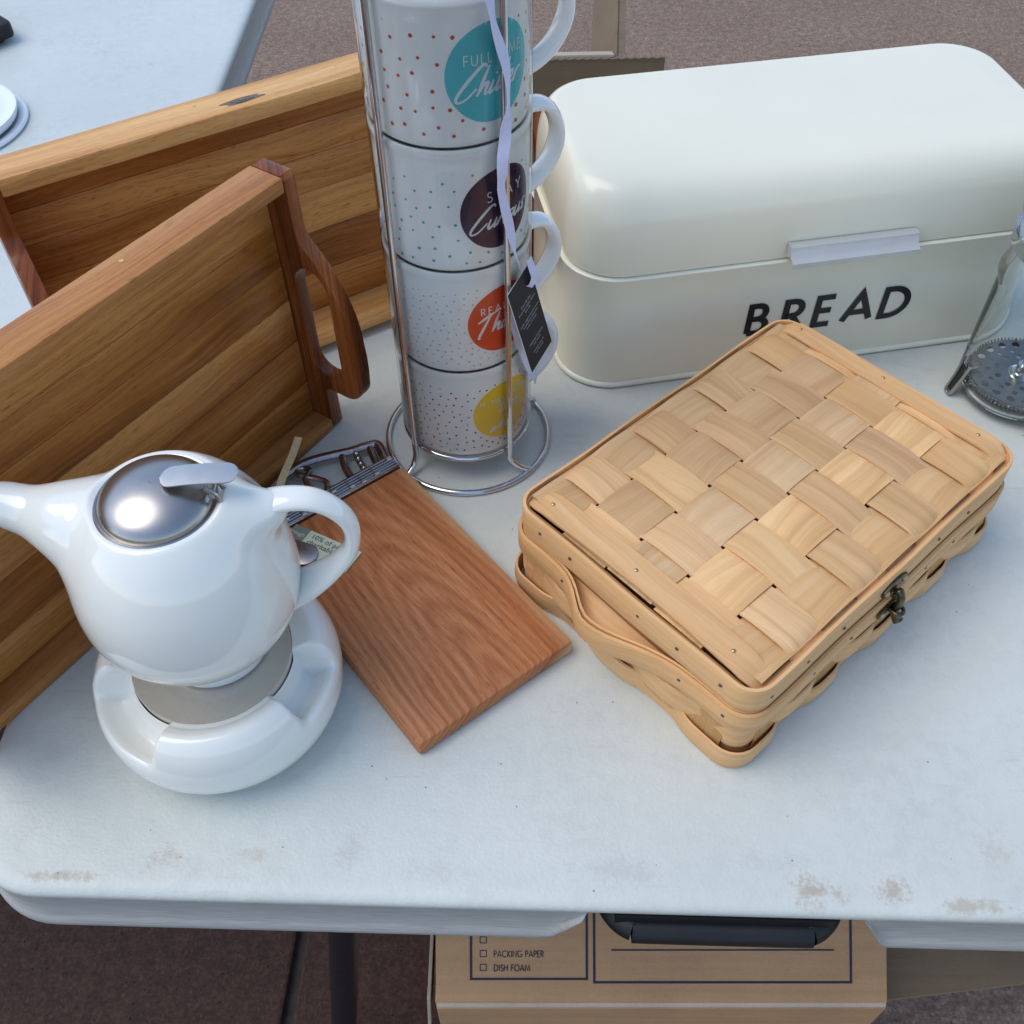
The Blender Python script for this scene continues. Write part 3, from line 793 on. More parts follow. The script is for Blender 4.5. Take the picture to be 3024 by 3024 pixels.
vs, fs = join(*parts); mesh_obj("note", vs, fs, 'steel', hd_)
zz = .0085
def pew(name, pts, r_, flat=.75, mat='pewter', par=None, sub=5, rr=None):
    path = smooth_path([BP(a, b_, zz) for a, b_ in pts], sub)
    rad = r_ if rr is None else [rr(i / (len(path) - 1)) for i in range(len(path))]
    vs, fs = tube(path, rad, 10); vs = [V((v.x, v.y, zz + (v.z - zz) * flat)) for v in vs]
    return mesh_obj(name, vs, fs, mat, par or bd)
pew("arch", [(-.0012, .015), (-.0045, .027), (-.0062, .0372), (-.0020, .0402), (.0060, .0425), (.0162, .0448), (.0292, .0500), (.0436, .0548), (.0560, .0560), (.0680, .0548), (.0820, .0500), (.0960, .0420), (.1100, .0300), (.1165, .0150)], .0040)
pew("curved_bar", [(.0219, .0455), (.0262, .0350), (.0285, .0260), (.0298, .0150)], .0030)
pew("curved_bar", [(-.0000, .0395), (.0030, .0300), (.0052, .0220), (.0056, .0150)], .0030)
bb = pew("beaded_bar", [(.0120, .0415), (.0145, .0330), (.0160, .0250), (.0168, .0150)], .0026)
for u, v in ((.0130, .0378), (.0149, .0322), (.0161, .0264), (.0168, .0208)):
    vs, fs = lathe([(.0019, 0), (.0017, .0011), (.0010, .0019), (.0001, .0022)], 12); vs = [V(q) + BP(u, v, zz + .0014) for q in vs]; mesh_obj("bead", vs, fs, 'chrome', bb)
pew("clef", [(.0640, .016), (.0610, .030), (.0583, .0407), (.0550, .0425), (.0509, .0469), (.0530, .0520), (.0577, .0535), (.0600, .0490), (.0570, .0440), (.0500, .0350), (.0470, .0270), (.0520, .0200), (.0600, .0230), (.0590, .0310)], .0024, sub=6)
pew("scroll", [(.0760, .016), (.0780, .030), (.0840, .040), (.0900, .030), (.0870, .022)], .0024)
# paper label tied with gold ribbon, and a spreader
lb = thing("paper_label", "sage green paper label lying on the cheese board behind the teapot handle", "label", (-.0894, .5362, .0152))
tagq = [(.0990, -.0020), (.0897, .0000), (.0657, -.0529), (.0832, -.0602), (.1010, -.0225)]
tagq = [(.0887, -.0005), (.0650, -.0529), (.0838, -.0610), (.1075, -.0085)]
vs, fs = prism([tuple((BP(u, v)).xy) for u, v in tagq], .0004, .0010); mesh_obj("card", vs, fs, 'sage', lb, smooth=False)
def lbp(a, b_):  # a across (0..1 from upper-right edge), b along
    q0, q1, q2, q3 = [V((u, v)) for u, v in tagq]; p = q0 + (q1 - q0) * b_ + (q3 - q0) * a; return BP(p.x, p.y)
vs = [lbp(a, b_) + V((0, 0, .00118)) for a, b_ in ((.0, .0), (1, 0), (1, .235), (0, .235))]; mesh_obj("print_band", vs, [(0, 1, 2, 3)], 'sage_dark', lb, smooth=False)
def lfn(x, y, z):
    tq = (BP(*tagq[1]) - BP(*tagq[0])).normalized(); sq = (BP(*tagq[3]) - BP(*tagq[0])).normalized()
    return lbp(.0, .0) + tq * x - sq * (-y) * 1 + V((0, 0, .00125))
def lfn2(ox, oy):
    tq = (BP(*tagq[1]) - BP(*tagq[0])).normalized(); sq = (BP(*tagq[3]) - BP(*tagq[0])).normalized()
    return lambda x, y, z: lbp(0, 0) + tq * (ox + x) + sq * (oy - y) + V((0, 0, .0013))
font_mesh("10% of pr", .0062, lfn2(.0170, .0062), 'print_dark', lb)
font_mesh("charitabl", .0062, lfn2(.0170, .0118), 'print_dark', lb)
font_mesh("through", .0048, lfn2(-.0030, .0080), 'sage', lb)
gr = thing("gold_ribbon", "narrow gold ribbon end sticking out through the metal handle", "ribbon", (-.0894, .5362, .015))
pth = [BP(.0860, .030, -.002), BP(.0800, .0380, .003), BP(.0700, .0475, .0045), (BP(.0565, .0585, .006)), BP(.0450, .0680, .010)]
cs = smooth_path(pth, 5); wv_ = V((1, .0, 0)).normalized()
nn = []; ww = []
for i in range(len(cs)):
    t = (cs[min(i + 1, len(cs) - 1)] - cs[max(0, i - 1)]).normalized(); w = t.cross(V((0, 0, 1))).normalized(); ww.append(w); nn.append(w.cross(t))
vs, fs, uv = strip(cs, ww, nn, .0062, .0003, 2, 0); o = mesh_obj("ribbon_band", vs, fs, 'gold', gr, uv=uv); fixn(o)
sp = thing("cheese_spreader", "steel spreader with a round tip resting on the paper label", "spreader", (-.0894, .5362, .0166))
cen = V((.0985, -.0300)); ol = [(cen.x + .0088 * cos(R(a)), cen.y + .0088 * sin(R(a)) * 1.0) for a in range(120, 361, 15)]
ol = [(cen.x + .0095 * cos(R(a)), cen.y + .0095 * sin(R(a))) for a in range(150, 331, 15)] + [(.1230, .0020), (.1120, .0110)]
vs, fs = prism([tuple(BP(u, v).xy) for u, v in ol], .0002, .0014, .0004); o = mesh_obj("blade", vs, fs, 'steel', sp); fixn(o)

# ================================================================== MUG TOWER
SX, SY, SR = -.0349, .5871, .0496
HM = .0858; Z0 = .0268
def cylfn(thc, zc, rad, sx=1.):
    def f(u, v, h=0.):
        t = thc + u / rad; r_ = rad + h; return V((r_ * sin(t), -r_ * cos(t), zc + v))
    return f
def build_mug(idx, label, dotmat, dot_r, spacing, circ_mat, tc, zc, cr_):
    zb = Z0 + idx * HM
    root = thing("mug", label, "mug", (SX, SY, zb), 0, "stacked slogan mugs in the wire rack")
    H_ = HM
    prof = [(.0004, .0030), (.030, .0028), (.036, .0008), (.0450, -.0004), (.0474, -.0002), (.0482, .0010), (.0485, .0050), (.0487, .020), (.0489, .045), (.0490, .0680), (.0491, .0765), (.0497, .0785), (.0502, .0812), (.0501, .0838), (.0494, .0850), (.0482, .0848), (.0470, .0830), (.0464, .0790), (.0462, .040), (.0455, .012), (.040, .006), (.0004, .0055)]
    vs, fs = lathe(prof, 96); o = mesh_obj("body", vs, fs, 'mug', root, angle=60); fixn(o)
    # ear handle, seen from its edge
    ha = R(118 if idx < 3 else 112)          # angle from −y towards +x
    ds = V((sin(ha), -cos(ha), 0)); pp = [(.0465, .0700), (.056, .0725), (.068, .0690), (.0755, .0560), (.0760, .0420), (.0700, .0290), (.060, .0195), (.0465, .0130)]
    path = smooth_path([ds * a + V((0, 0, b_)) for a, b_ in pp], 5); n = len(path); rings = []; side = V((-ds.y, ds.x, 0))
    for i in range(n):
        t = (path[min(i + 1, n - 1)] - path[max(i - 1, 0)]).normalized(); nn = t.cross(side).normalized()
        rings.append([path[i] + side * cos(2 * pi * j / 14) * .0085 + nn * sin(2 * pi * j / 14) * .0042 for j in range(14)])
    vs, fs = loft(rings, True, True, True); o = mesh_obj("handle", vs, fs, 'mug', root, angle=60); fixn(o)
    # printed slogan disc
    rb = .0489
    f = cylfn(tc, zc - zb, rb + .00012)
    rings = [[f(cr_ * q / 8 * cos(2 * pi * k / 64), cr_ * q / 8 * sin(2 * pi * k / 64)) for k in range(64)] for q in range(1, 9)]
    vs, fs = loft(rings, True, True); disc = mesh_obj("slogan_disc", vs, fs, circ_mat, root, smooth=True, angle=80)
    # scattered printed dots
    rnd = random.Random(idx * 7 + 3); pts = []; tries = 0
    circ = 2 * pi * rb
    while tries < 9000:
        tries += 1; u = rnd.uniform(0, circ); v = rnd.uniform(.005, .0755)
        du = (u - (tc * rb) + circ / 2) % circ - circ / 2
        if du * du + (v - (zc - zb)) ** 2 < (cr_ + dot_r + .0012) ** 2: continue
        ok = True
        for a, b_ in pts:
            d = abs(u - a); d = min(d, circ - d)
            if d * d + (v - b_) ** 2 < spacing * spacing: ok = False; break
        if ok: pts.append((u, v))
    VS, FS = [], []
    for u, v in pts:
        g = cylfn(u / rb, v, rb + .00010); q = len(VS); rr = dot_r * rnd.uniform(.82, 1.15)
        VS += [g(rr * cos(2 * pi * k / 10), rr * sin(2 * pi * k / 10)) for k in range(10)]; FS.append(tuple(q + k for k in range(10)))
    dp = mesh_obj("dot_print", VS, FS, dotmat, root, smooth=False); dp["kind"] = "stuff"
    return root, cylfn(0, -zb, rb + .00024)
def word(root, fn_, polys, width, wfn=None, name="lettering"):
    # polys in (theta, z) → metres round the mug
    pl = [[(a * .0489, z) for a, z in p] for p in polys]
    vs, fs = stroke_mesh(pl, width, fn_, 0, .002, wfn); return mesh_obj(name, vs, fs, 'print_white', root, smooth=False)
def script(ox, oz, sc, strokes, slant=.35):
    """strokes in a small hand-lettering grid; returns (theta,z) polylines"""
    out = []
    for st in strokes:
        q = smooth_path([(x, 0, y) for x, y in st], 4)
        out.append([((ox + (p.x + slant * p.z) * sc) / .0489, oz + p.z * sc) for p in q])
    return out
def capline(s, th0, z0, h, track=.16, rise=0.):
    pl, _ = caps_polys(s, th0 * .0489, z0, h, track); return [[(a / .0489, z) for a, z in p] for p in pl]
# hand-lettered words: lists of strokes (x, y), x-height 1
def ltr(ch):
    L_ = {
     'C': (2.0, [[(2.0, 2.3), (1.8, 2.6), (1.3, 2.4), (.6, 1.4), (.15, .3), (.35, -.25), (1.0, -.1), (1.7, .7)]]),
     'h': (1.15, [[(.3, 2.4), (.1, 1.0), (0, 0)], [(0, .1), (.4, .9), (.7, .9), (.65, .3), (.8, 0), (1.15, .35)]]),
     'i': (.6, [[(.1, 1.0), (0, .2), (.2, 0), (.6, .4)], [(.2, 1.45), (.22, 1.6)]]),
     'l': (.6, [[(.25, 2.3), (.05, .5), (.2, 0), (.6, .4)]]),
     'e': (.85, [[(0, .4), (.5, .6), (.55, .95), (.25, 1.0), (0, .5), (.2, 0), (.55, .05), (.85, .4)]]),
     'r': (.8, [[(0, 0), (.15, .95)], [(.1, .6), (.4, .95), (.75, .9)]]),
     'u': (1.1, [[(.05, 1.0), (0, .3), (.25, 0), (.6, .4), (.75, 1.0)], [(.75, 1.0), (.7, .25), (.85, 0), (1.1, .35)]]),
     'o': (.95, [[(.5, .95), (.1, .8), (0, .35), (.25, 0), (.6, .25), (.65, .7), (.45, .95), (.95, .75)]]),
     's': (.75, [[(.0, .05), (.4, .05), (.45, .35), (.2, .65), (.4, 1.0), (.7, .95)]]),
     'n': (1.1, [[(0, 0), (.12, 1.0)], [(.05, .4), (.35, .95), (.62, .85), (.6, .2), (.75, 0), (1.1, .35)]]),
     'w': (1.35, [[(0, 1.0), (.05, .1), (.25, .05), (.55, .8), (.55, .1), (.8, .1), (1.1, .95), (1.35, .85)]]),
     't': (.6, [[(.3, 2.2), (.1, .5), (.2, 0), (.6, .35)], [(-.15, 1.4), (.6, 1.55)]]),
     'T': (1.5, [[(-.6, 1.7), (.5, 2.35), (1.9, 2.75)], [(.75, 2.5), (.3, 1.0), (.0, -.35), (.25, -.45)]]),
     'g': (1.0, [[(.5, .95), (.1, .8), (.05, .3), (.3, .05), (.6, .6), (.65, .95), (.45, -.6), (.1, -.9), (-.1, -.6)]]),
     '?': (.9, [[(.1, 1.7), (.4, 2.2), (.8, 1.9), (.55, 1.3), (.35, .7), (.3, .5)], [(.22, .08), (.26, .0)]]),
     'k': (.9, [[(.3, 2.3), (.1, 1.0), (0, 0)], [(.7, 1.0), (.1, .5), (.6, 0), (.9, .3)]]),
     ' ': (.6, [])}
    return L_[ch]
def cursive(s, th0, z0, sc, slant=.38, rise=.0, wfn=None):
    out = []; x = 0
    for ch in s:
        adv, st = ltr(ch)
        for q in st: out += script(th0 * .0489 + x * sc, z0 + x * sc * rise, sc, [[(a, b_ + a * rise) for a, b_ in q]], slant)
        x += adv
    return out
penw = lambda t: .72 + .55 * sin(pi * min(1, t * 1.2)) ** 2

mg, f4 = build_mug(3, "orange-dotted mug with the teal Full Time slogan disc, topmost of the stacked mugs", 'dot_red', .00112, .0092, 'teal', .605, .3253, .0284)
word(mg, f4, capline("FULL TIME", .243, .3316, .0057, .20), .00062)
word(mg, f4, cursive("Chiller", .115, .3132, .0066, .42, .05), .00165, penw, "script_lettering")
mg, f3 = build_mug(2, "teal-dotted mug with the dark plum Stay slogan disc, second from the top", 'dot_teal', .00095, .0082, 'plum', .680, .2385, .0277)
word(mg, f3, capline("STAY", .474, .2450, .0068, .42), .00075)
word(mg, f3, cursive("Curious", .215, .2262, .0061, .42, .05), .00155, penw, "script_lettering")
mg, f2 = build_mug(1, "tiny yellow-dotted mug with the orange-red slogan disc, second from the bottom", 'dot_yellow', .00062, .0047, 'orange', .690, .1528, .0270)
word(mg, f2, capline("REAL", .334, .1604, .0055, .30), .00070)
word(mg, f2, cursive("Thing", .300, .1440, .0062, .30, .05), .00170, penw, "script_lettering")
mg, f1 = build_mug(0, "black-dotted mug with the yellow question slogan disc, lowest in the wire rack", 'dot_black', .00072, .0052, 'yellow', .700, .0672, .0270)
word(mg, f1, capline("IF NOT NOW", .268, .0768, .0046, .24), .00058)
word(mg, f1, cursive("then", .560, .0655, .0052, .40, .06), .00115, penw, "script_lettering")
word(mg, f1, cursive("when?", .400, .0490, .0052, .40, .06), .00115, penw, "script_lettering")

rack = thing("mug_rack", "chrome wire rack holding the four stacked mugs, with a round base ring", "rack", (SX, SY, 0))
def ring(rad, z, r_, name, n=72):
    vs, fs = tube([(rad * cos(2 * pi * k / n), rad * sin(2 * pi * k / n), z) for k in range(n)], r_, 10, True); return mesh_obj(name, vs, fs, 'chrome', rack)
ring(.0650, .0024, .0024, "base_ring"); ring(.0488, .0240, .0024, "cup_ring"); ring(.0530, Z0 + 4 * HM + .004, .0022, "top_ring")
rest = []
for a in (0, 90):
    ca_, sa_ = cos(R(a)), sin(R(a)); rest.append(tube([(-.048 * ca_, -.048 * sa_, .0232), (.048 * ca_, .048 * sa_, .0232)], .0016, 8))
vs, fs = join(*rest); mesh_obj("cup_support", vs, fs, 'chrome', rack)
for th_, tf in ((-46.5, -44.5), (38.5, 49.4), (123.5, 123.5)):
    def cp(t, r_, z): return (r_ * sin(R(t)), -r_ * cos(R(t)), z)
    pth = [cp(tf, .0655, .0048), cp((th_ + tf) / 2, .0590, .0085), cp(th_, .0545, .0170), cp(th_, .0543, .030), cp(th_, .0543, .12), cp(th_, .0543, .24), cp(th_, .0543, .34), cp(th_, .0540, Z0 + 4 * HM + .004)]
    vs, fs = tube(smooth_path(pth, 6), .0023, 12); mesh_obj("upright", vs, fs, 'chrome', rack)
# clear plastic sleeve taped round the mugs, open at the handles
sl = thing("plastic_sleeve", "clear plastic sleeve wrapped round the front of the stacked mugs", "sleeve", (SX, SY, 0))
rings = []
for z in [Z0 + .001 + i * (4 * HM - .006) / 24 for i in range(25)]:
    rings.append([(.0506 * sin(R(a)), -.0506 * cos(R(a)), z) for a in range(-106, 101, 4)])
vs, fs = loft(rings, False); mesh_obj("film", vs, fs, 'film', sl, angle=80)

# lilac ribbon and black hang tag
rbn = thing("hang_ribbon", "pale lilac ribbon hanging down the front of the mug rack", "ribbon", (SX, SY, 0))
rp = [(.475, .375), (.50, .364), (.525, .354), (.584, .343), (.640, .333), (.667, .321), (.665, .308), (.640, .299), (.618, .288), (.590, .278), (.580, .267), (.565, .258), (.600, .246), (.654, .232), (.709, .217), (.760, .205), (.800, .197)]
cs = smooth_path([((.0580) * sin(a), -(.0580) * cos(a), z) for a, z in rp], 5)
n = len(cs); nn = []; ww = []
for i in range(n):
    t = (cs[min(i + 1, n - 1)] - cs[max(0, i - 1)]).normalized(); k = i / (n - 1)
    tw = .15 + .45 * sin(k * 9.0 - .4) + .40 * sin(k * 21.0)
    out_ = V((cs[i].x, cs[i].y, 0)).normalized(); w = t.cross(out_).normalized(); w = (w * cos(tw) + out_ * sin(tw)).normalized(); ww.append(w); nn.append(w.cross(t).normalized())
vs, fs, uv = strip(cs, ww, nn, .0068, .0003, 2, 0); o = mesh_obj("ribbon_band", vs, fs, 'ribbon', rbn, uv=uv); fixn(o)
cs = smooth_path([(.0480, -.0340, .1970), (.0500, -.0330, .1890), (.0515, -.0330, .1825), (.0500, -.0345, .1770), (.0475, -.0345, .1745)], 5); n = len(cs); nn = []; ww = []
for i in range(n):
    t = (cs[min(i + 1, n - 1)] - cs[max(0, i - 1)]).normalized(); out_ = V((.75, -.55, .2)).normalized(); w = t.cross(out_).normalized(); ww.append(w); nn.append(w.cross(t).normalized())
vs, fs, uv = strip(cs, ww, nn, .0062, .0003, 2, 0); o = mesh_obj("knot_loop", vs, fs, 'ribbon', rbn, uv=uv); fixn(o)
cs = smooth_path([((.0560) * sin(a), -(.0560) * cos(a), z) for a, z in ((.70, .163), (.736, .151), (.80, .136), (.888, .121), (.97, .108), (1.056, .097), (1.20, .084), (1.341, .071))], 4); n = len(cs); nn = []; ww = []
for i in range(n):
    t = (cs[min(i + 1, n - 1)] - cs[max(0, i - 1)]).normalized(); out_ = V((cs[i].x, cs[i].y, 0)).normalized(); w = t.cross(out_).normalized(); ww.append(w); nn.append(w.cross(t).normalized())
vs, fs, uv = strip(cs, ww, nn, .0062, .0003, 2, 0); o = mesh_obj("ribbon_tail", vs, fs, 'ribbon', rbn, uv=uv); fixn(o)

tg = thing("hang_tag", "black paper hang tag with small grey text on the ribbon of the mug rack", "tag", (0, 0, 0))
A_ = V((.0130, .5590, .1890)); B_ = V((-.0010, .5365, .1803)); C_ = V((.0150, .5312, .1186)); D_ = A_ + C_ - B_
def tagmesh(name, mat, lift, grow=0.):
    ex = (A_ - B_).normalized(); ey = (C_ - B_).normalized(); nz = ex.cross(ey).normalized()
    if nz.y > 0: nz = -nz
    q = [A_ + (ex - ey) * grow, B_ - (ex + ey) * grow, C_ + (ey - ex) * grow, D_ + (ex + ey) * grow]
    v = [p + nz * lift for p in q] + [p + nz * (lift - .0005) for p in q]
    o = mesh_obj(name, v, [(0, 1, 2, 3), (7, 6, 5, 4), (0, 4, 5, 1), (1, 5, 6, 2), (2, 6, 7, 3), (3, 7, 4, 0)], mat, tg, smooth=False); fixn(o); return ex, ey, nz
tagmesh("card_back", 'tag_edge', 0., .0003)
ex, ey, nz = tagmesh("card_face", 'tag_black', .00055)
wl = (A_ - B_).length; ll = (C_ - B_).length
def tfn(cx, cy):
    return lambda x, y, z: B_ + ex * (cx + x) + ey * (cy - y) + nz * .00075
for txt, cy, sz in (("Care & Use", .0185, .0026), ("Wash thoroughly before", .0212, .0022), ("first use", .0238, .0022), ("Laver soigneusement avant", .0290, .0022), ("la premiere utilisation", .0316, .0022), ("Laver a la main", .0342, .0022),
                    ("Matching Contents", .0470, .0023), ("see inside", .0495, .0023), ("Contenu assorti", .0540, .0021), ("voir la boite", .0563, .0021)):
    font_mesh(txt, sz, tfn(wl * .50, cy), 'print_grey', tg, align='CENTER')

# ================================================================== BREAD BIN
bb_ = thing("bread_bin", "cream enamel bread bin with BREAD lettering and a silver lid handle", "bread bin", (.049, .635, 0), R(9.9))
W_, D_b, HS, HT = .405, .192, .1120, .1840
def bl_ring(a, b_, c, z, r_, n=10): return [(x, y, z) for x, y in rrect(a, W_ - a, b_, D_b - c, max(.004, r_), n)]
rg = [bl_ring(.002, .002, .002, .0003, .042), bl_ring(-.0014, -.0014, -.0014, .0006, .045), bl_ring(-.0026, -.0026, -.0026, .0022, .046), bl_ring(-.0026, -.0026, -.0026, .0038, .046), bl_ring(-.0016, -.0016, -.0016, .0052, .045), bl_ring(-.0001, -.0001, -.0001, .0058, .044)]
vs, fs = loft(rg, True, True); o = mesh_obj("foot_bead", vs, fs, 'cream_bead', bb_, angle=50); fixn(o)
rg = [bl_ring(0, 0, 0, .0046, .044), bl_ring(0, 0, 0, .03, .044), bl_ring(0, 0, 0, .07, .044), bl_ring(0, 0, 0, HS - .0045, .044), bl_ring(-.0012, -.0012, -.0012, HS - .0028, .045), bl_ring(-.0014, -.0014, -.0014, HS - .0012, .045), bl_ring(-.0004, -.0004, -.0004, HS - .0002, .044), bl_ring(.004, .004, .004, HS - .0004, .040)]
vs, fs = loft(rg, True, True, True); o = mesh_obj("box", vs, fs, 'cream', bb_, angle=50); fixn(o)
rg = []; rg.append(bl_ring(.0045, .0045, .0045, HS + .0004, .040)); rg.append(bl_ring(.0012, .0012, .0012, HS + .0012, .044)); 
hh = HT - HS
for i in range(0, 15):
    t = i / 14; a = t * pi / 2
    z = HS + .004 + (hh - .0052) * sin(a) ** .95
    k = (1 - cos(a)); rg.append(bl_ring(.001 + .016 * k ** 1.35, .001 + .033 * k ** 1.35, .001 + .016 * k ** 1.35, z, .043 - .006 * k, 10))
rg15 = rg[-1]
for q in range(1, 9):
    t = q / 8.; cxy = (W_ / 2, (.034 + D_b - .017) / 2)
    rg.append([(x + (cxy[0] - x) * t * .97, y + (cxy[1] - y) * t * .97, HT - .0012 + .0012 * (1 - (1 - t) ** 2)) for x, y, z in rg15])
vs, fs = loft(rg, True, False, True); o = mesh_obj("lid", vs, fs, 'cream', bb_, angle=60); fixn(o)
# pull handle: an extruded lip across the seam
pr = [(.0000, .1235), (-.0055, .1240), (-.0072, .1230), (-.0080, .1200), (-.0100, .1168), (-.0130, .1150), (-.0155, .1140), (-.0160, .1100), (-.0148, .1092), (-.0138, .1125), (-.0100, .1148), (-.0070, .1150), (-.0040, .1130), (-.0005, .1125)]
vs, fs = loft([[(x, y, z + .0045) for y, z in pr] for x in (.1690, .2735)], True, True, True); o = mesh_obj("handle", vs, fs, 'alu', bb_, smooth=True, angle=30); fixn(o)
# lettering
def bfn(u, v, h=0): return V((u, -.0006 - h, v))
pl = []
for ch, x in (("B", .1483), ("R", .1790), ("E", .2065), ("A", .2335), ("D", .2655)):
    adv, ps = GL[ch]
    for p in ps: pl.append([(x + a * .0300 * (1.02 if ch != 'A' else 1.0) + b_ * .0005, .0410 + b_ * .0280) for a, b_ in p])
vs, fs = stroke_mesh(pl, .0056, bfn, 0, .004); mesh_obj("lettering", vs, fs, 'print_black', bb_, smooth=False)
# hinge pins on the left side
for y in (.150,):
    vs, fs = tube([(-.004, y, HS + .003), (.006, y, HS + .003)], .0035, 12); mesh_obj("hinge", vs, fs, 'cream_bead', bb_)

# ================================================================== WOVEN BASKET
bk = thing("chip_basket", "woven pale wood basket with flat lid and brass clasp, in front of the bread bin", "basket", (.1362, .2879, 0), R(41.5))
BL, BW = .2850, .2050
rnd = random.Random(5)
def tone(lo=.80, hi=1.10):
    k = rnd.uniform(lo, hi); w = rnd.uniform(-.03, .08); q_ = rnd.uniform(-.05, .05); return (k * (1 + w * .4 + q_ * .3), k * (1 - q_ * .4), k * (1 - w * 1.2 - q_))
ZT = .0865
xe = [.006, .038, .0705, .1035, .136, .1665, .198, .229, .2595, .280]
ye = [.0045, .0440, .0845, .1240, .1640, .2005]
def dome(x, y):
    u = 2 * x / BL - 1; v = 2 * y / BW - 1; return .0035 * (1 - u * u) * (1 - v * v)
def wave(c, edges, signs, amp):
    """smooth over/under height at coordinate c"""
    mids = [(edges[i] + edges[i + 1]) / 2 for i in range(len(edges) - 1)]
    if c <= mids[0]: return amp * signs[0]
    if c >= mids[-1]: return amp * signs[-1]
    for i in range(len(mids) - 1):
        if mids[i] <= c <= mids[i + 1]:
            t = (c - mids[i]) / (mids[i + 1] - mids[i]); s = .5 - .5 * cos(pi * t); s = s * s * (3 - 2 * s) if signs[i] != signs[i + 1] else s
            return amp * (signs[i] * (1 - s) + signs[i + 1] * s)
Zv = V((0, 0, 1))
for i in range(9):            # strips running across the lid
    xc = (xe[i] + xe[i + 1]) / 2; w = xe[i + 1] - xe[i] - .0021 + (.002 if i == 8 else 0)
    sg = [1 if (i + j) % 2 else -1 for j in range(5)]
    cs, ns, ws = [], [], []; n = 64
    skew = rnd.uniform(-.0006, .0006)
    for k in range(n + 1):
        m0 = .0085 if i in (0, 8) else .0034; y = m0 + (BW - 2 * m0) * k / n; z = ZT + dome(xc, y) + wave(y, ye, sg, .0015)
        e_ = min(y, BW - y); edge_over = sg[0] if y < BW / 2 else sg[-1]
        dep = .0125 if edge_over > 0 else .0085
        if e_ < .016: z -= dep * (1 - e_ / .016) ** 2.1
        cs.append(V((xc + skew * sin(y * 40), y, z)))
    for k in range(n + 1):
        t = (cs[min(n, k + 1)] - cs[max(0, k - 1)]).normalized(); ws.append(V((1, 0, 0))); ns.append(V((1, 0, 0)).cross(t).normalized())
    vs, fs, uv = strip(cs, ws, ns, w, .0010, 4, .0004)
    o = mesh_obj("lid_strip", vs, fs, 'chip', bk, uv=uv, tint=tone(), angle=50); fixn(o)
for j in range(5):            # strips running along the lid
    yc = (ye[j] + ye[j + 1]) / 2; w = ye[j + 1] - ye[j] - .0026
    sg = [1 if (i + j) % 2 == 0 else -1 for i in range(9)]
    cs, ns, ws = [], [], []; n = 110
    for k in range(n + 1):
        m0 = .0125 if j in (0, 4) else .0055; x = m0 + (BL - 2 * m0) * k / n; z = ZT + dome(x, yc) + wave(x, xe, sg, .0012)
        if j in (0, 4): z -= .0012
        cs.append(V((x, yc, z)))
    for k in range(n + 1):
        t = (cs[min(n, k + 1)] - cs[max(0, k - 1)]).normalized(); w_ = V((0, -1, 0)); ws.append(w_); ns.append(w_.cross(t).normalized() * 1)
    if ns[0].z < 0: ns = [-q for q in ns]
    vs, fs, uv = strip(cs, ws, ns, w, .0010, 4, .0003)
    o = mesh_obj("lid_strip", vs, fs, 'chip', bk, uv=uv, tint=tone(), angle=50); fixn(o)
# thin ledge strips under the arched ends of the cross strips
for y in (.0088, BW - .0088):
    cs = [V((.022 + (BL - .046) * k / 20, y, ZT - .0062)) for k in range(21)]
    tilt = V((0, 1, .55)).normalized() if y < .1 else V((0, 1, -.55)).normalized()
    nn_ = V((1, 0, 0)).cross(tilt).normalized()
    vs, fs, uv = strip(cs, [tilt] * 21, [nn_] * 21, .0098, .0012, 2, 0.); o = mesh_obj("edge_lath", vs, fs, 'chip', bk, uv=uv, tint=tone(.88, .96)); fixn(o)
# nailed end laths of the lid
for xc, (x0, x1) in ((0, (.0040, .0235)), (1, (BL - .0195, BL - .0032))):
    n = 50; cs, ws, ns = [], [], []
    for k in range(n + 1):
        y = .004 + (BW - .008) * k / n; e_ = min(y - .004, BW - .004 - y)
        z = ZT + .0030 + dome((x0 + x1) / 2, y) + (.0016 * sin(pi * y / BW) if xc == 0 else 0)
        if e_ < .020: z -= .0105 * (1 - e_ / .020) ** 2.0
        cs.append(V(((x0 + x1) / 2 + (.0022 * (sin(pi * k / n)) if xc == 0 else 0), y, z)))
    for k in range(n + 1):
        t = (cs[min(n, k + 1)] - cs[max(0, k - 1)]).normalized(); ws.append(V((1, 0, 0))); ns.append(V((1, 0, 0)).cross(t).normalized())
    tp = [1 - .38 * max(0, 1 - min(k, n - k) / 4.) ** 2 for k in range(n + 1)]
    for k in range(n + 1): cs[k].x += (x1 - x0) * (1 - tp[k]) / 2 * (1 if xc == 0 else -1)
    vs, fs, uv = strip(cs, ws, ns, x1 - x0, .0017, 4, .0002, tp); o = mesh_obj("end_lath", vs, fs, 'chip', bk, uv=uv, tint=(.98, .93, .86), angle=50); fixn(o)
    for y in (.1815, .1073, .0295):
        z = ZT + .0039 + dome((x0 + x1) / 2, y) + (.0016 * sin(pi * y / BW) if xc == 0 else 0)
        xn = (x0 + x1) / 2 + (.001 if xc == 0 else .001)
        vs, fs = lathe([(.0014, 0), (.0013, .0006), (.0008, .0010), (.0001, .0011)], 12); vs = [V(v) + V((xn, y, z)) for v in vs]; mesh_obj("nail", vs, fs, 'brass', bk)
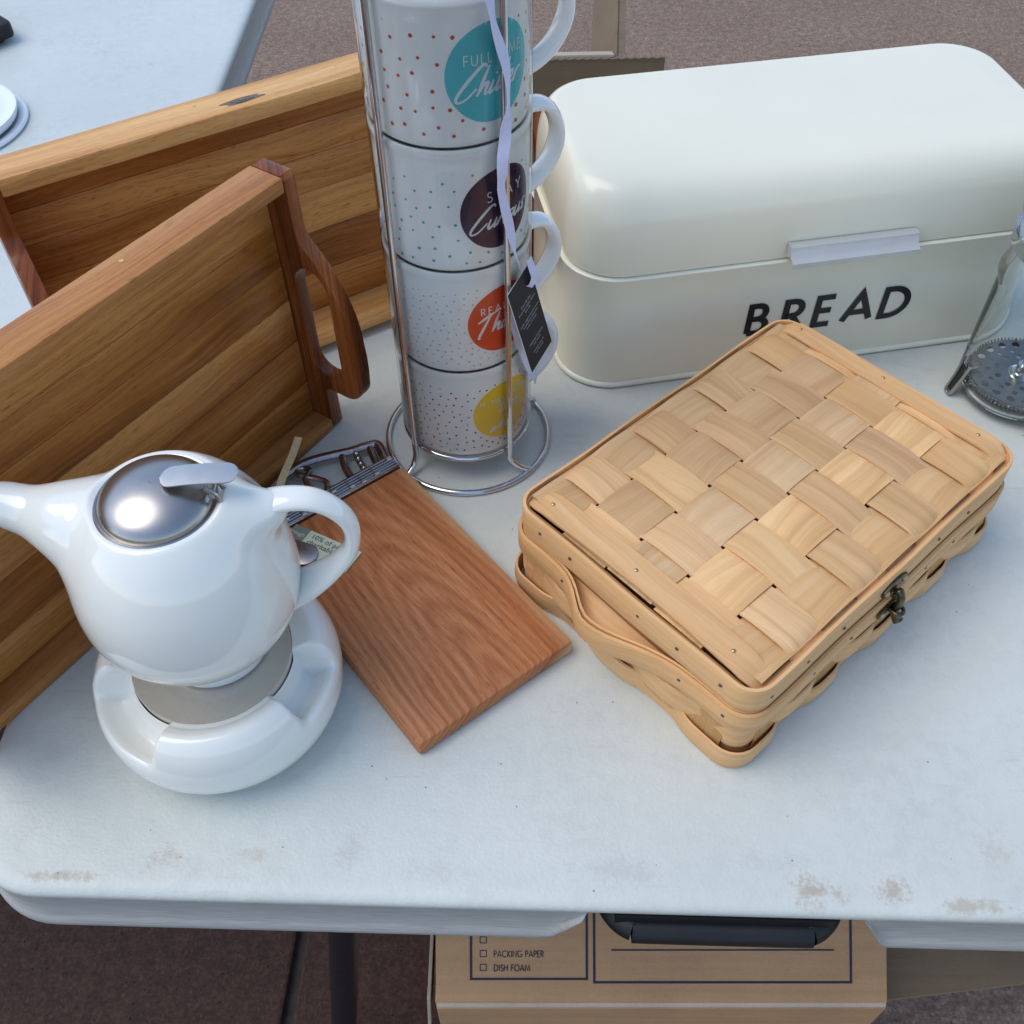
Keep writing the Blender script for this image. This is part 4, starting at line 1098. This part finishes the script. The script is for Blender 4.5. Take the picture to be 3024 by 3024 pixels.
# rims
def hoop(z0, z1, off, th, name, r_=.017, bulge=None, tint=(1, 1, 1), n=8, drop=None, wob=.0004):
    """bent wooden band standing on edge round the box"""
    base = rrect(0, BL, 0, BW, r_, n); pts = []
    m = len(base)
    for i in range(m):      # densify straights
        a = V(base[i]); b_ = V(base[(i + 1) % m]); L_ = (b_ - a).length; k = max(1, int(L_ / .006))
        for q in range(k): pts.append(a + (b_ - a) * q / k)
    m = len(pts); rings = []; uv = []; s = 0
    for i in range(m + 1):
        p = pts[i % m]; t = (pts[(i + 1) % m] - pts[(i - 1) % m]).normalized(); nn = V((t.y, -t.x))
        if i: s += (pts[i % m] - pts[i - 1]).length
        bu = bulge(p) if bulge else 0.; dr = drop(p) if drop else 0.; wv = wob * sin(s * 55)
        prof = [(off + bu, z1 - dr), (off + bu + th * .85, z1 - dr - .0002), (off + bu + th, z1 - dr - .0009), (off + bu + th, z0 - dr + .0009), (off + bu + th * .85, z0 - dr), (off + bu, z0 - dr)]
        rings.append([(p.x + nn.x * (o_ + wv), p.y + nn.y * (o_ + wv), z) for o_, z in prof]); uv += [(s, z + o_) for o_, z in prof]
    vs, fs = loft(rings, True); o = mesh_obj(name, vs, fs, 'chip', bk, uv=uv, tint=tint, angle=45); fixn(o); return o
hoop(.0640, .0870, -.0024, .0024, "lid_hoop", tint=(.97, .90, .80))
hoop(.0650, .0838, -.0046, .0018, "lid_hoop", r_=.015, tint=(.86, .78, .68))
def gauss(t, c, s): return exp(-((t - c) / s) ** 2)
def bul(p):
    if p.x < .0005 and .01 < p.y < .195:
        t = p.y; return .0165 * (gauss(t, .118, .022) if t > .118 else gauss(t, .118, .040))
    if p.x > BL - .0005: return .0150 * gauss(p.y, .10, .035)
    return 0.
def drp(p):
    if p.x < .0005 and .01 < p.y < .195: return .0045 * (gauss(p.y, .118, .022) if p.y > .118 else gauss(p.y, .118, .040))
    return 0.
hoop(.0660, .0828, -.0064, .0024, "lid_lining", r_=.013, tint=(.66, .56, .46))
hoop(.0436, .0622, .0004, .0024, "rim_hoop", bulge=bul, drop=drp, tint=(.96, .90, .82))
hoop(.0470, .0626, -.0018, .0016, "rim_hoop", bulge=lambda p: bul(p) * .93, drop=drp, tint=(1.0, .95, .86))
hoop(.0440, .0632, -.0042, .0016, "inner_hoop", r_=.015, tint=(.93, .88, .78))
hoop(.0012, .0600, -.0044, .0018, "inner_lining", r_=.015, tint=(.80, .70, .56))
# leaf-shaped fill behind each bowed handle
for side in (0, 1):
    vs = []; uv = []; n = 30; m_ = 6
    for i in range(n + 1):
        y = .045 + (.125) * i / n
        bu = bul(V((0., y))) if side == 0 else bul(V((BL, y)))
        for k in range(m_ + 1):
            q = k / m_; xx = -(bu * .93 + .0004) * q + .0030 * (1 - q); z = .0570 - .0055 * sin(pi * q * .85) - .004 * q - (drp(V((0., y))) * .8 * q if side == 0 else 0)
            vs.append((xx if side == 0 else BL - xx, y, z)); uv.append((y, q * .02))
    fs = [(i * (m_ + 1) + k, i * (m_ + 1) + k + 1, (i + 1) * (m_ + 1) + k + 1, (i + 1) * (m_ + 1) + k) for i in range(n) for k in range(m_)]
    mesh_obj("handle_panel", vs, fs, 'chip', bk, uv=uv, tint=(.92, .90, .86))
# sides: upright stakes
def stake(c, nrm, wdir, w, k):
    cs = [c + V((0, 0, z)) + nrm * o_ for z, o_ in ((.0012, -.0022), (.006, -.0010), (.012, .0006), (.020, -.0006 if k % 2 else .0010), (.029, .0006 if k % 2 else -.0006), (.038, -.0004), (.044, -.0022), (.056, -.0034))]
    vs, fs, uv = strip(cs, [wdir] * 8, [nrm] * 8, w, .0012, 2, .0004); o = mesh_obj("stake", vs, fs, 'chip', bk, uv=uv, tint=(lambda q: (q[0], q[1] * .88, q[2] * .74))(tone(.68, .86)), angle=50); fixn(o)  # tint darkened: shade of the basket sides is put into the stake colour
for j in range(5):
    yc = (ye[j] + ye[j + 1]) / 2; w = .0365
    if j in (0, 4): w = .030; yc += .005 if j == 0 else -.005
    stake(V((.0014, yc, 0)), V((-1, 0, 0)), V((0, 1, 0)), w, j); stake(V((BL - .0014, yc, 0)), V((1, 0, 0)), V((0, 1, 0)), w, j)
for i in range(9):
    xc = (xe[i] + xe[i + 1]) / 2; w = .0300
    if i in (0, 8): w = .022; xc += .006 if i == 0 else -.004
    stake(V((xc, .0016, 0)), V((0, -1, 0)), V((1, 0, 0)), w, i); stake(V((xc, BW - .0016, 0)), V((0, 1, 0)), V((1, 0, 0)), w, i)
# horizontal weavers
def weaver(z0, z1, par, name, tint):
    base = rrect(.0002, BL - .0002, .0004, BW - .0004, .014, 6); pts = []; m = len(base)
    for i in range(m):
        a = V(base[i]); b_ = V(base[(i + 1) % m]); L_ = (b_ - a).length; k = max(1, int(L_ / .0022))
        for q in range(k): pts.append(a + (b_ - a) * q / k)
    m = len(pts); rings = []; uv = []; s = 0
    for i in range(m + 1):
        p = pts[i % m]; t = (pts[(i + 1) % m] - pts[(i - 1) % m]).normalized(); nn = V((t.y, -t.x))
        if i: s += (pts[i % m] - pts[i - 1]).length
        if abs(nn.x) > .9: sg = [1 if (j + par) % 2 else -1 for j in range(5)]; o_ = wave(p.y, ye, sg, 1.)
        elif abs(nn.y) > .9: sg = [1 if (j + par) % 2 else -1 for j in range(9)]; o_ = wave(p.x, xe, sg, 1.)
        else: o_ = 1. if par % 2 else -1.
        f_ = (o_ + 1) / 2; off = -.0022 + .0054 * f_; top = z1 + .0006 * f_; th = .0012; lean = .0012 * f_
        prof = [(off - lean * .2, top), (off + th, top - .0003), (off + th + .0009 * f_, (z0 + z1) / 2), (off + th - lean * .6, z0), (off - lean * .6, z0), (off, (z0 + z1) / 2)]
        rings.append([(p.x + nn.x * a, p.y + nn.y * a, z) for a, z in prof]); uv += [(s, z) for a, z in prof]
    vs, fs = loft(rings, True); o = mesh_obj(name, vs, fs, 'chip', bk, uv=uv, tint=tint, angle=50); fixn(o)
weaver(.0008, .0196, 1, "weaver", (.92, .86, .80)); weaver(.0200, .0400, 0, "weaver", (.97, .91, .85))
# floor of the basket
vs, fs = prism(rrect(.002, BL - .002, .002, BW - .002, .012, 4), .0010, .0025); mesh_obj("bottom", vs, fs, 'chip', bk, smooth=False, uv=[(v[0], v[1]) for v in vs])
# small tacks on the bands
def tack(x, y, z, nx, ny):
    c = V((x, y, z)); n_ = V((nx, ny, 0)); vs, fs = tube([c, c + n_ * .0006], [.0013, .0011], 10); mesh_obj("nail", vs, fs, 'nail', bk)
for y, z in ((.178, .0765), (.150, .0765), (.090, .0765), (.058, .0765), (.024, .0765)): tack(-.00005, y, z, -1, 0)
for y, z in ((.188, .0545), (.152, .0545), (.050, .0545), (.016, .0545)): tack(-.0024 - bul(V((0., y))), y, z - drp(V((0., y))), -1, 0)
for x, z in ((.018, .0735), (.052, .0745), (.088, .0735), (.190, .0745), (.225, .0735)): tack(x, -.00005, z, 0, -1)
for x, z in ((.030, .0530), (.062, .0530), (.100, .0530), (.182, .0530), (.215, .0530), (.250, .0530)): tack(x, -.0024, z, 0, -1)
# clasp
cl0 = V((.1395, -.0004, .0735))
clp = []
ol = [(-.0135, -.0030), (-.0125, .0010), (-.0060, .0045), (.0, .0055), (.0060, .0045), (.0125, .0010), (.0135, -.0030), (.0100, -.0050), (.0045, -.0045), (.0040, -.0085), (-.0040, -.0085), (-.0045, -.0045), (-.0100, -.0050)]
def vert_plate(ol, y0, y1, bev=.0004):
    vs, fs = prism(ol, 0, y1 - y0, bev); return [V((v[0], -(y0 + v[2]), v[1])) for v in vs], fs
vs, fs = vert_plate(ol, .0002, .0020); o = mesh_obj("clasp_plate", [v + cl0 for v in vs], fs, 'bronze', bk, angle=35); fixn(o)
for sx in (-.0095, .0095):
    vs, fs = lathe([(.0023, 0), (.0021, .0009), (.0012, .0016), (.0001, .0017)], 14); mesh_obj("screw", [cl0 + V((sx + v[0], -.0019 - v[2], -.0018 + v[1])) for v in vs], fs, 'brass', o)
hk = smooth_path([(-.0005, -.0030, -.0060), (0, -.0060, -.0045), (0, -.0085, -.0085), (0, -.0085, -.0150), (0, -.0075, -.0215), (0, -.0100, -.0265), (0, -.0125, -.0290)], 5)
vs, fs = tube([V(p) + cl0 for p in hk], [.0023 + .0014 * (i / 30) ** 2 for i in range(len(hk))], 12); o2 = mesh_obj("clasp_hook", vs, fs, 'bronze', o)
vs, fs = tube([cl0 + V((-.0042, -.0050, -.0068)), cl0 + V((.0042, -.0050, -.0068))], .0021, 12); mesh_obj("clasp_pin", vs, fs, 'bronze', o)
cl1 = V((.1395, -.0036, .0530))
ol = [(-.0150, -.0010), (-.0135, .0032), (-.0070, .0040), (0, .0052), (.0070, .0040), (.0135, .0032), (.0150, -.0010), (.0110, -.0040), (.0050, -.0035), (0, -.0048), (-.0050, -.0035), (-.0110, -.0040)]
vs, fs = vert_plate(ol, .0002, .0020); o = mesh_obj("catch_plate", [v + cl1 for v in vs], fs, 'bronze', bk, angle=35); fixn(o)
for sx in (-.0105, .0105):
    vs, fs = lathe([(.0020, 0), (.0018, .0008), (.0010, .0014), (.0001, .0015)], 14); mesh_obj("screw", [cl1 + V((sx + v[0], -.0019 - v[2], v[1])) for v in vs], fs, 'brass', o)
ph = smooth_path([(-.0032, -.0015, 0), (-.0036, -.0075, .0004), (0, -.0100, .0006), (.0036, -.0075, .0004), (.0032, -.0015, 0)], 5)
vs, fs = tube([V(p) + cl1 for p in ph], .0014, 10); mesh_obj("catch_loop", vs, fs, 'bronze', o)

# ================================================================== FRENCH PRESS
fp = thing("french_press", "glass french press with a perforated steel plunger, beside the basket and bread bin", "coffee press", (.4225, .630, 0))
GR = .0470
prof = [(.0003, .0045), (.040, .0045), (.0448, .0070), (.0468, .0120), (GR, .020), (GR, .100), (GR, .168), (GR + .0012, .172), (GR, .1725), (GR - .0018, .170), (GR - .0030, .160), (GR - .0030, .02), (GR - .0034, .013), (.0405, .0085), (.0003, .0080)]
vs, fs = lathe(prof, 72); o = mesh_obj("beaker", vs, fs, 'glass', fp, angle=60); fixn(o)
def perf_disc(z):
    bm = bmesh.new(); ed = []
    def lp(cx, cy, r_, n):
        q = [bm.verts.new((cx + r_ * cos(2 * pi * k / n), cy + r_ * sin(2 * pi * k / n), z)) for k in range(n)]
        for k in range(n): ed.append(bm.edges.new((q[k - 1], q[k])))
    lp(0, 0, .0400, 64); holes = []
    for rr_, cnt, hr, ph_ in ((.0340, 18, .0034, 0), (.0255, 14, .0022, .2), (.0190, 10, .0024, .1)):
        for k in range(cnt): holes.append((rr_ * cos(2 * pi * k / cnt + ph_), rr_ * sin(2 * pi * k / cnt + ph_), hr))
    for hx, hy, hr in holes: lp(hx, hy, hr, 12)
    bmesh.ops.triangle_fill(bm, edges=ed, use_beauty=True)
    bad = [f for f in bm.faces if any((f.calc_center_median().xy - V((hx, hy))).length < hr * .93 for hx, hy, hr in holes)]
    bmesh.ops.delete(bm, geom=bad, context='FACES_ONLY')
    ex = bmesh.ops.extrude_face_region(bm, geom=bm.faces[:])
    for q in ex['geom']:
        if isinstance(q, bmesh.types.BMVert): q.co.z += .0009
    bmesh.ops.recalc_face_normals(bm, faces=bm.faces[:]); bm.verts.index_update()
    vs = [v.co.copy() for v in bm.verts]; fs = [tuple(v.index for v in f.verts) for f in bm.faces]; bm.free(); return vs, fs
vs, fs = perf_disc(.0200); pd = mesh_obj("plunger_disc", vs, fs, 'dark_steel', fp, angle=30)
coil = []; turns = 84
for k in range(turns * 8 + 1):
    a = 2 * pi * k / (turns * 8); b_ = 2 * pi * k / 8; coil.append(((.0424 + .0015 * cos(b_)) * cos(a), (.0424 + .0015 * cos(b_)) * sin(a), .0188 + .0015 * sin(b_)))
vs, fs = tube(coil, .00065, 5); mesh_obj("spring", vs, fs, 'dark_steel', pd)
vs, fs = lathe([(.0405, .0135), (.0432, .0138), (.0436, .0168), (.0420, .0170), (.0400, .0168)], 64); mesh_obj("filter_cup", vs, fs, 'black_plastic', pd)
vs, fs = lathe([(.0100, .0208), (.0080, .0222), (.0050, .0225), (.0048, .0300), (.0020, .0304), (.0019, .2150), (.0003, .2152)], 24); mesh_obj("plunger_rod", vs, fs, 'chrome', fp)
vs, fs = lathe([(.0470, .1685), (.0505, .1690), (.0508, .1760), (.0490, .1790), (.038, .1850), (.020, .1885), (.0003, .1892)], 64); mesh_obj("lid", vs, fs, 'chrome', fp)
vs, fs = lathe([(.0003, .214), (.008, .215), (.011, .222), (.008, .230), (.0003, .232)], 24); mesh_obj("knob", vs, fs, 'chrome', fp)
def pos(a, r_, z): return V((r_ * cos(R(a)), r_ * sin(R(a)), z))
for a in (180, 268):
    pth = smooth_path([pos(a - 9, GR + .0012, .034), pos(a - 6, GR + .0030, .020), pos(a - 4.5, GR + .0068, .0030), pos(a, GR + .0078, .0016), pos(a + 4.5, GR + .0068, .0030), pos(a + 6, GR + .0030, .018), pos(a + 9, GR + .0012, .034)], 5)
    vs, fs = tube(pth, .0015, 8); ft_ = mesh_obj("foot", vs, fs, 'steel', fp)
    v4 = [pos(a - 5, GR + .0030, .019), pos(a - 3.5, GR + .0068, .004), pos(a + 3.5, GR + .0068, .004), pos(a + 5, GR + .0030, .019), pos(a + 4, GR + .0018, .030), pos(a - 4, GR + .0018, .030)]
    v4 += [v + V((0, 0, .0006)) for v in v4]; mesh_obj("foot_web", v4, [(0, 1, 2, 3, 4, 5), (11, 10, 9, 8, 7, 6)], 'black_plastic', ft_, smooth=False)
vs, fs = lathe([(GR + .0006, .1420), (GR + .0020, .1420), (GR + .0020, .1520), (GR + .0006, .1520), (GR + .0006, .1420)], 64); mesh_obj("collar", vs, fs, 'chrome', fp)
for a in (178, 222, 268):
    n = 10; rg = []
    for k in range(n + 1):
        z = .142 - .030 * k / n; w = 7.5 * sqrt(max(.03, 1 - ((k / n - .35) / .68) ** 2)); o_ = GR + .0018 + .004 * sin(pi * k / n)
        rg.append([pos(a + w * q, o_ + .0008 * (1 - q * q), z) for q in (-1, -.5, 0, .5, 1)] + [pos(a + w * q, o_ - .0010, z) for q in (1, .5, 0, -.5, -1)])
    vs, fs = loft(rg, True, True, True); o = mesh_obj("petal_strap", vs, fs, 'steel', fp); fixn(o)
vs, fs = box(.000, .010, -.060, -.0560, .0, .0160); 
vs, fs = tube(smooth_path([pos(-68, GR + .004, .150), pos(-68, GR + .030, .145), pos(-68, GR + .036, .120), pos(-68, GR + .030, .045), pos(-68, GR + .004, .035)], 6), .0065, 12); mesh_obj("handle", vs, fs, 'black_plastic', fp)

# white ribbon loop behind the basket
rl = thing("ribbon_loop", "small loop of white ribbon on the table behind the far corner of the basket", "ribbon", (.262, .660, 0))
cs = smooth_path([(-.030, -.012, .0040), (-.020, .002, .0044), (.000, .010, .0046), (.020, .002, .0044), (.028, -.018, .0040)], 6); n = len(cs)
ws = [V((0, 0, 1)) for _ in cs]; ns = [(cs[min(n - 1, i + 1)] - cs[max(0, i - 1)]).normalized().cross(V((0, 0, 1))) for i in range(n)]
vs, fs, uv = strip(cs, ws, ns, .0075, .0004, 2, 0); o = mesh_obj("ribbon_band", vs, fs, 'ribbon', rl, uv=uv); fixn(o)

# ================================================================== THINGS ON THE FAR TABLE
wl_ = thing("white_dish", "round white plastic dish on the far table at the left edge", "dish", (-.6320, 1.0830, -.001), 0)
k_ = 1.17
vs, fs = lathe([(a * k_, z) for a, z in ((.0003, .010), (.050, .010), (.062, .012), (.066, .016), (.0685, .0165), (.0690, .014), (.067, .008), (.060, .002), (.050, .0006), (.0003, .0006))], 64); o = mesh_obj("dish", vs, fs, 'white_plastic', wl_); fixn(o)
vs, fs = lathe([(a * k_, z) for a, z in ((.0668, .0006), (.0745, .0006), (.0760, .0030), (.0745, .0052), (.0700, .0050), (.0672, .0040))], 64); o = mesh_obj("flange", vs, fs, 'white_plastic', wl_); fixn(o)
bt = thing("black_tray", "black plastic tray corner with a steel rivet on the far table", "tray", (-.6130, 1.2920, -.001), R(46))
vs, fs = prism(rrect(-.22, 0, 0, .15, .010, 6), .006, .024, .003); o = mesh_obj("shell", vs, fs, 'black_plastic', bt, angle=40); fixn(o)
vs, fs = prism(rrect(-.20, -.012, .012, .138, .006, 4), .0, .0058); mesh_obj("base", vs, fs, 'black_plastic', bt, smooth=False)
vs, fs = lathe([(.0045, 0), (.0042, .0012), (.0001, .0018)], 14); mesh_obj("rivet", [V(v) + V((-.018, .016, .0242)) for v in vs], fs, 'satin', bt)

# ================================================================== CARDBOARD BOXES
cb = thing("cardboard_box", "brown moving box under the table edge, printed with packing checklists", "box", (-.0762, .258, -.74), R(-.7))
TZ = .340; BX, BY = .411, .300
def panel(name, o, ax, ay, w, l, mat, th=.004, par=cb):
    az_ = V(ax).cross(V(ay)).normalized(); vs, fs, uv = beam(w, l, th, .0006, V(o) , V(ax), V(ay), az_); q = mesh_obj(name, vs, fs, mat, par, smooth=False); fixn(q); return q
panel("front_wall", (0.002, .0, 0), (1, 0, 0), (0, 0, 1), BX - .004, TZ - .003, 'card', .004)
panel("side_wall", (0, .002, 0), (0, 1, 0), (0, 0, 1), BY, TZ - .003, 'card', .004)
panel("side_wall", (BX - .004, .002, 0), (0, 1, 0), (0, 0, 1), BY, TZ - .003, 'card', .004)
panel("back_wall", (0.002, BY + .004, 0), (1, 0, 0), (0, 0, 1), BX - .004, TZ - .003, 'card', .004)
FT = R(39)
panel("top_flap", (.0012, .0020, TZ - .0010), (1, 0, 0), V((0, cos(FT), sin(FT))), BX - .0024, BY * .95, 'card', .004)
# rounded crease along the front edge and the ragged flap stack on the left
vs, fs = tube([(.002, .0015, TZ - .0030), (BX - .002, .0015, TZ - .0030)], .0045, 10); mesh_obj("crease", vs, fs, 'card_pale', cb)
for k, (dx, dz, mt) in enumerate(((-.0042, -.004, 'card_pale'),)):
    a = V((dx, .004 + .003 * k, TZ + dz)); q = panel("side_flap", a, (.0, 1, 0), V((-.06, 0, -1)).normalized(), BY * .92, .10, mt, .0032)
# outer flap on the right, hanging open
panel("open_flap", (BX + .006, .014, TZ - .052), V((1, .105, .02)).normalized(), V((-.1, 1, .0)).normalized(), .33, .24, 'card_in', .004)
def topfn(x, y, z=0): return V((x, .0020 + y * cos(FT) - (.0044 + z) * sin(FT), TZ - .0010 + y * sin(FT) + (.0044 + z) * cos(FT)))
def frame_poly(x0, x1, y0, y1): return [(x0, y1), (x0, y0), (x1, y0), (x1, y1), (x0, y1)]
pl = [frame_poly(.0333, .1384, .0220, .20), frame_poly(.1451, .3772, .0190, .20)]
vs, fs = stroke_mesh(pl, .0022, topfn, 0, .05); mesh_obj("printed_frame", vs, fs, 'print_ink', cb, smooth=False)
pl = []
for yy in (.0296, .0420, .0544, .0668, .0792): pl.append([(.0416, yy), (.0472, yy), (.0472, yy + .0056), (.0416, yy + .0056), (.0416, yy)])
vs, fs = stroke_mesh(pl, .0007, topfn, 0, .05); mesh_obj("printed_checkbox", vs, fs, 'print_ink', cb, smooth=False)
vs, fs = stroke_mesh([[(.1607, .0480), (.3621, .0480)], [(.1607, .0850), (.3621, .0850)]], .0014, topfn, 0, .05); mesh_obj("printed_line", vs, fs, 'print_ink', cb, smooth=False)
pl = []
for st, y0, x1_ in (("PACKING PAPER", .0417, .0999), ("DISH FOAM", .0292, .0873)):
    _, w_ = caps_polys(st, 0, 0, 1., .07); k = (x1_ - .0541) / w_
    a, _ = caps_polys(st, 0, 0, 1., .07); pl += [[(.0541 + x * k, y0 + y * .0056) for x, y in p] for p in a]
vs, fs = stroke_mesh(pl, .00075, topfn, 0, .05); mesh_obj("lettering", vs, fs, 'print_ink', cb, smooth=False)
vs = [(.300, -.0024, TZ - .012), (.385, -.0024, TZ - .010), (.345, -.0024, TZ - .075), (.262, -.0024, TZ - .075)]; mesh_obj("printed_patch", vs, [(0, 1, 2, 3)], 'print_ink', cb, smooth=False)

bx = thing("cardboard_box", "open cardboard box standing on the ground behind the table, its flaps sticking up", "box", (-.262, 1.792, -.74), R(.6))
H2 = .460
panel("near_wall", (0, 0, .0), (1, 0, 0), (0, 0, 1), .546, H2 - .002, 'card_in', .005, bx)
panel("near_flap", (.004, .0060, H2 - .002), (1, 0, 0), V((0, 1, -.35)).normalized(), .452, .045, 'card_pale', .005, bx)
panel("right_flap", (.412, .007, H2 - .078), V((.10, 1, 0)).normalized(), V((.62, 0, 1)).normalized(), .60, .091, 'card_edge', .005, bx)
panel("left_flap", (-.010, .010, H2 - .055), V((-.05, 1, 0)).normalized(), V((.55, 0, 1)).normalized(), .60, .064, 'card', .005, bx)
vs = []; 
# toothed corrugation on the cut edges
def corr(p0, p1, name, amp=.0022, n=70, w=.006):
    p0 = V(p0); p1 = V(p1); d = (p1 - p0); s = V((-d.y, d.x, 0)).normalized() * w / 2; vs = []; fs = []
    for k in range(n + 1):
        c = p0 + d * k / n + V((0, 0, amp * (k % 2))); vs += [c + s, c - s, c + s - V((0, 0, .006)), c - s - V((0, 0, .006))]
    for k in range(n):
        a = 4 * k; b_ = a + 4; fs += [(a, b_, b_ + 1, a + 1), (a, a + 2, b_ + 2, b_), (a + 1, b_ + 1, b_ + 3, a + 3)]
    o = mesh_obj(name, vs, fs, 'card_edge', bx, smooth=False); fixn(o)
corr((0, -.0025, H2), (.546, -.0025, H2), "cut_edge"); corr((.4700, .012, H2 + .0015), (.5290, .600, H2 + .0015), "cut_edge", w=.012)
